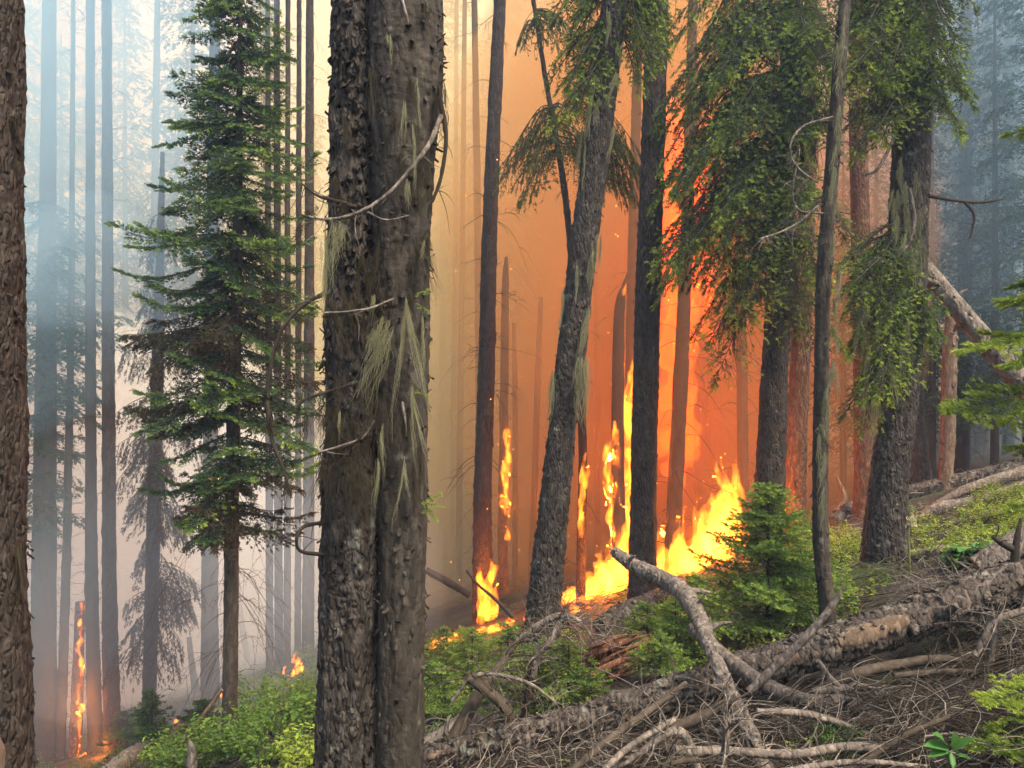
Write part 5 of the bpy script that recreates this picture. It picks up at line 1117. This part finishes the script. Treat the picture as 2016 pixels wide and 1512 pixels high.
fire('low row of flames in front of the broad yellow blaze', rows, 610, vox=0.03, dist=0.6)
# torching trees behind the smoke
tor = []
for i in range(44):
    v = g.uniform(330, 1020); tor.append((g.normal(1332, 20) + (v < 500) * 6, v, g.uniform(90, 210), g.uniform(24, 54), 16.2 + g.uniform(0, 1.0)))
fire('tall red-orange torch of fire in the crown behind the thick dark trunk', tor, 611, M_FLAME_FAR, vox=0.07, dist=2.0, lights=[(1335, 850, 16.6, 80, 0.6), (1335, 500, 16.6, 90, 0.6)], lcol=(1.0, 0.14, 0.015))
tor = [(g.normal(1392, 10), v, g.uniform(50, 110), g.uniform(14, 34), 15.2) for v in np.linspace(260, 680, 14)]
fire('ragged red flames showing through the broad drooping crown', tor, 612, M_FLAME_FAR, vox=0.06, dist=1.6)
# downhill spot fires
dC = tC[4]
fire('flames running up the short broken snag', ragged(lambda v: 152 + (1480 - v) * 0.025, 1480, 1200, dC - .22, 10, 7, 6, (14, 28)) + [(158, 1405, 28, 12, dC - .3), (163, 1200, 24, 6, dC)], 613, M_FLAME_S, vox=0.025, lights=[(160, 1380, dC - .7, 90, 0.2)])
fire('ground flames around the ember-glow trunk downhill', [(u, 1500 - abs(u - 200) * 0.05, g.uniform(8, 22), g.uniform(10, 22), 15.0) for u in np.linspace(150, 230, 11)], 614, M_FLAME_S, vox=0.03, dist=0.6, lights=[(200, 1470, 14.4, 160, 0.25)])
fire('small flames at the foot of the slender trunk row', ragged(lambda v: 587, 1328, 1295, 18.0, 6, 14, 8, (12, 26)) + [(555, 1325, 20, 8, 18)], 615, M_FLAME_S, vox=0.025)
fire('tiny spot fire in the shrubs below the slender trunks', [(562, 1392, 14, 12, 13), (570, 1388, 10, 10, 13)], 616, M_FLAME_S, vox=0.02, dist=0.4)
fire('little flames burning on the stout brown trunk behind the fir', [(412, 960, 24, 14, 15.2), (424, 952, 18, 14, 15.2), (416, 985, 20, 12, 15.2), (420, 945, 14, 8, 15.2)], 617, M_FLAME_S, vox=0.02, dist=0.5)
fire('faint ground flames behind the grey split log', [(348, 1425, 18, 8, 15), (425, 1372, 8, 20, 17), (440, 1368, 8, 16, 17)], 618, M_FLAME_S, vox=0.025, dist=0.4)
# sparks
n = 90; mb = MB(); u = np.concatenate([g.normal(1250, 120, 60), g.normal(960, 40, 20), g.normal(1400, 40, 10)]); v = g.uniform(300, 1180, n)
C = np.array([pix(a, b, 14 + e) for a, b, e in zip(u, v, g.uniform(0, 3, n))]); o_ = np.array([[1, 0, 0], [-1, 0, 0], [0, 1, 0], [0, -1, 0], [0, 0, 1], [0, 0, -1]]) * 0.008
fc = np.array([[0, 2, 4], [2, 1, 4], [1, 3, 4], [3, 0, 4], [2, 0, 5], [1, 2, 5], [3, 1, 5], [0, 3, 5]])
mb.add((C[:, None] + o_).reshape(-1, 3), (fc[None] + (np.arange(n) * 6)[:, None, None]).reshape(-1, 3)); mb.build('sparks', M_GLOW, kind='stuff', smooth=False)['label'] = 'glowing sparks drifting above the fire'
# burning materials of the two downhill trunks
def setmat(T, m):
    for ch in T[0].children:
        if ch.name.startswith('trunk'): ch.data.materials.clear(); ch.data.materials.append(m)
setmat(tC, ember_for(dC, 1500, 1150, 0.9, 0.56, 'bark_ember_low'))
setmat(tE, ember_for(tE[4], 1490, 1280, 0.5, 0.58, 'bark_ember_foot'))
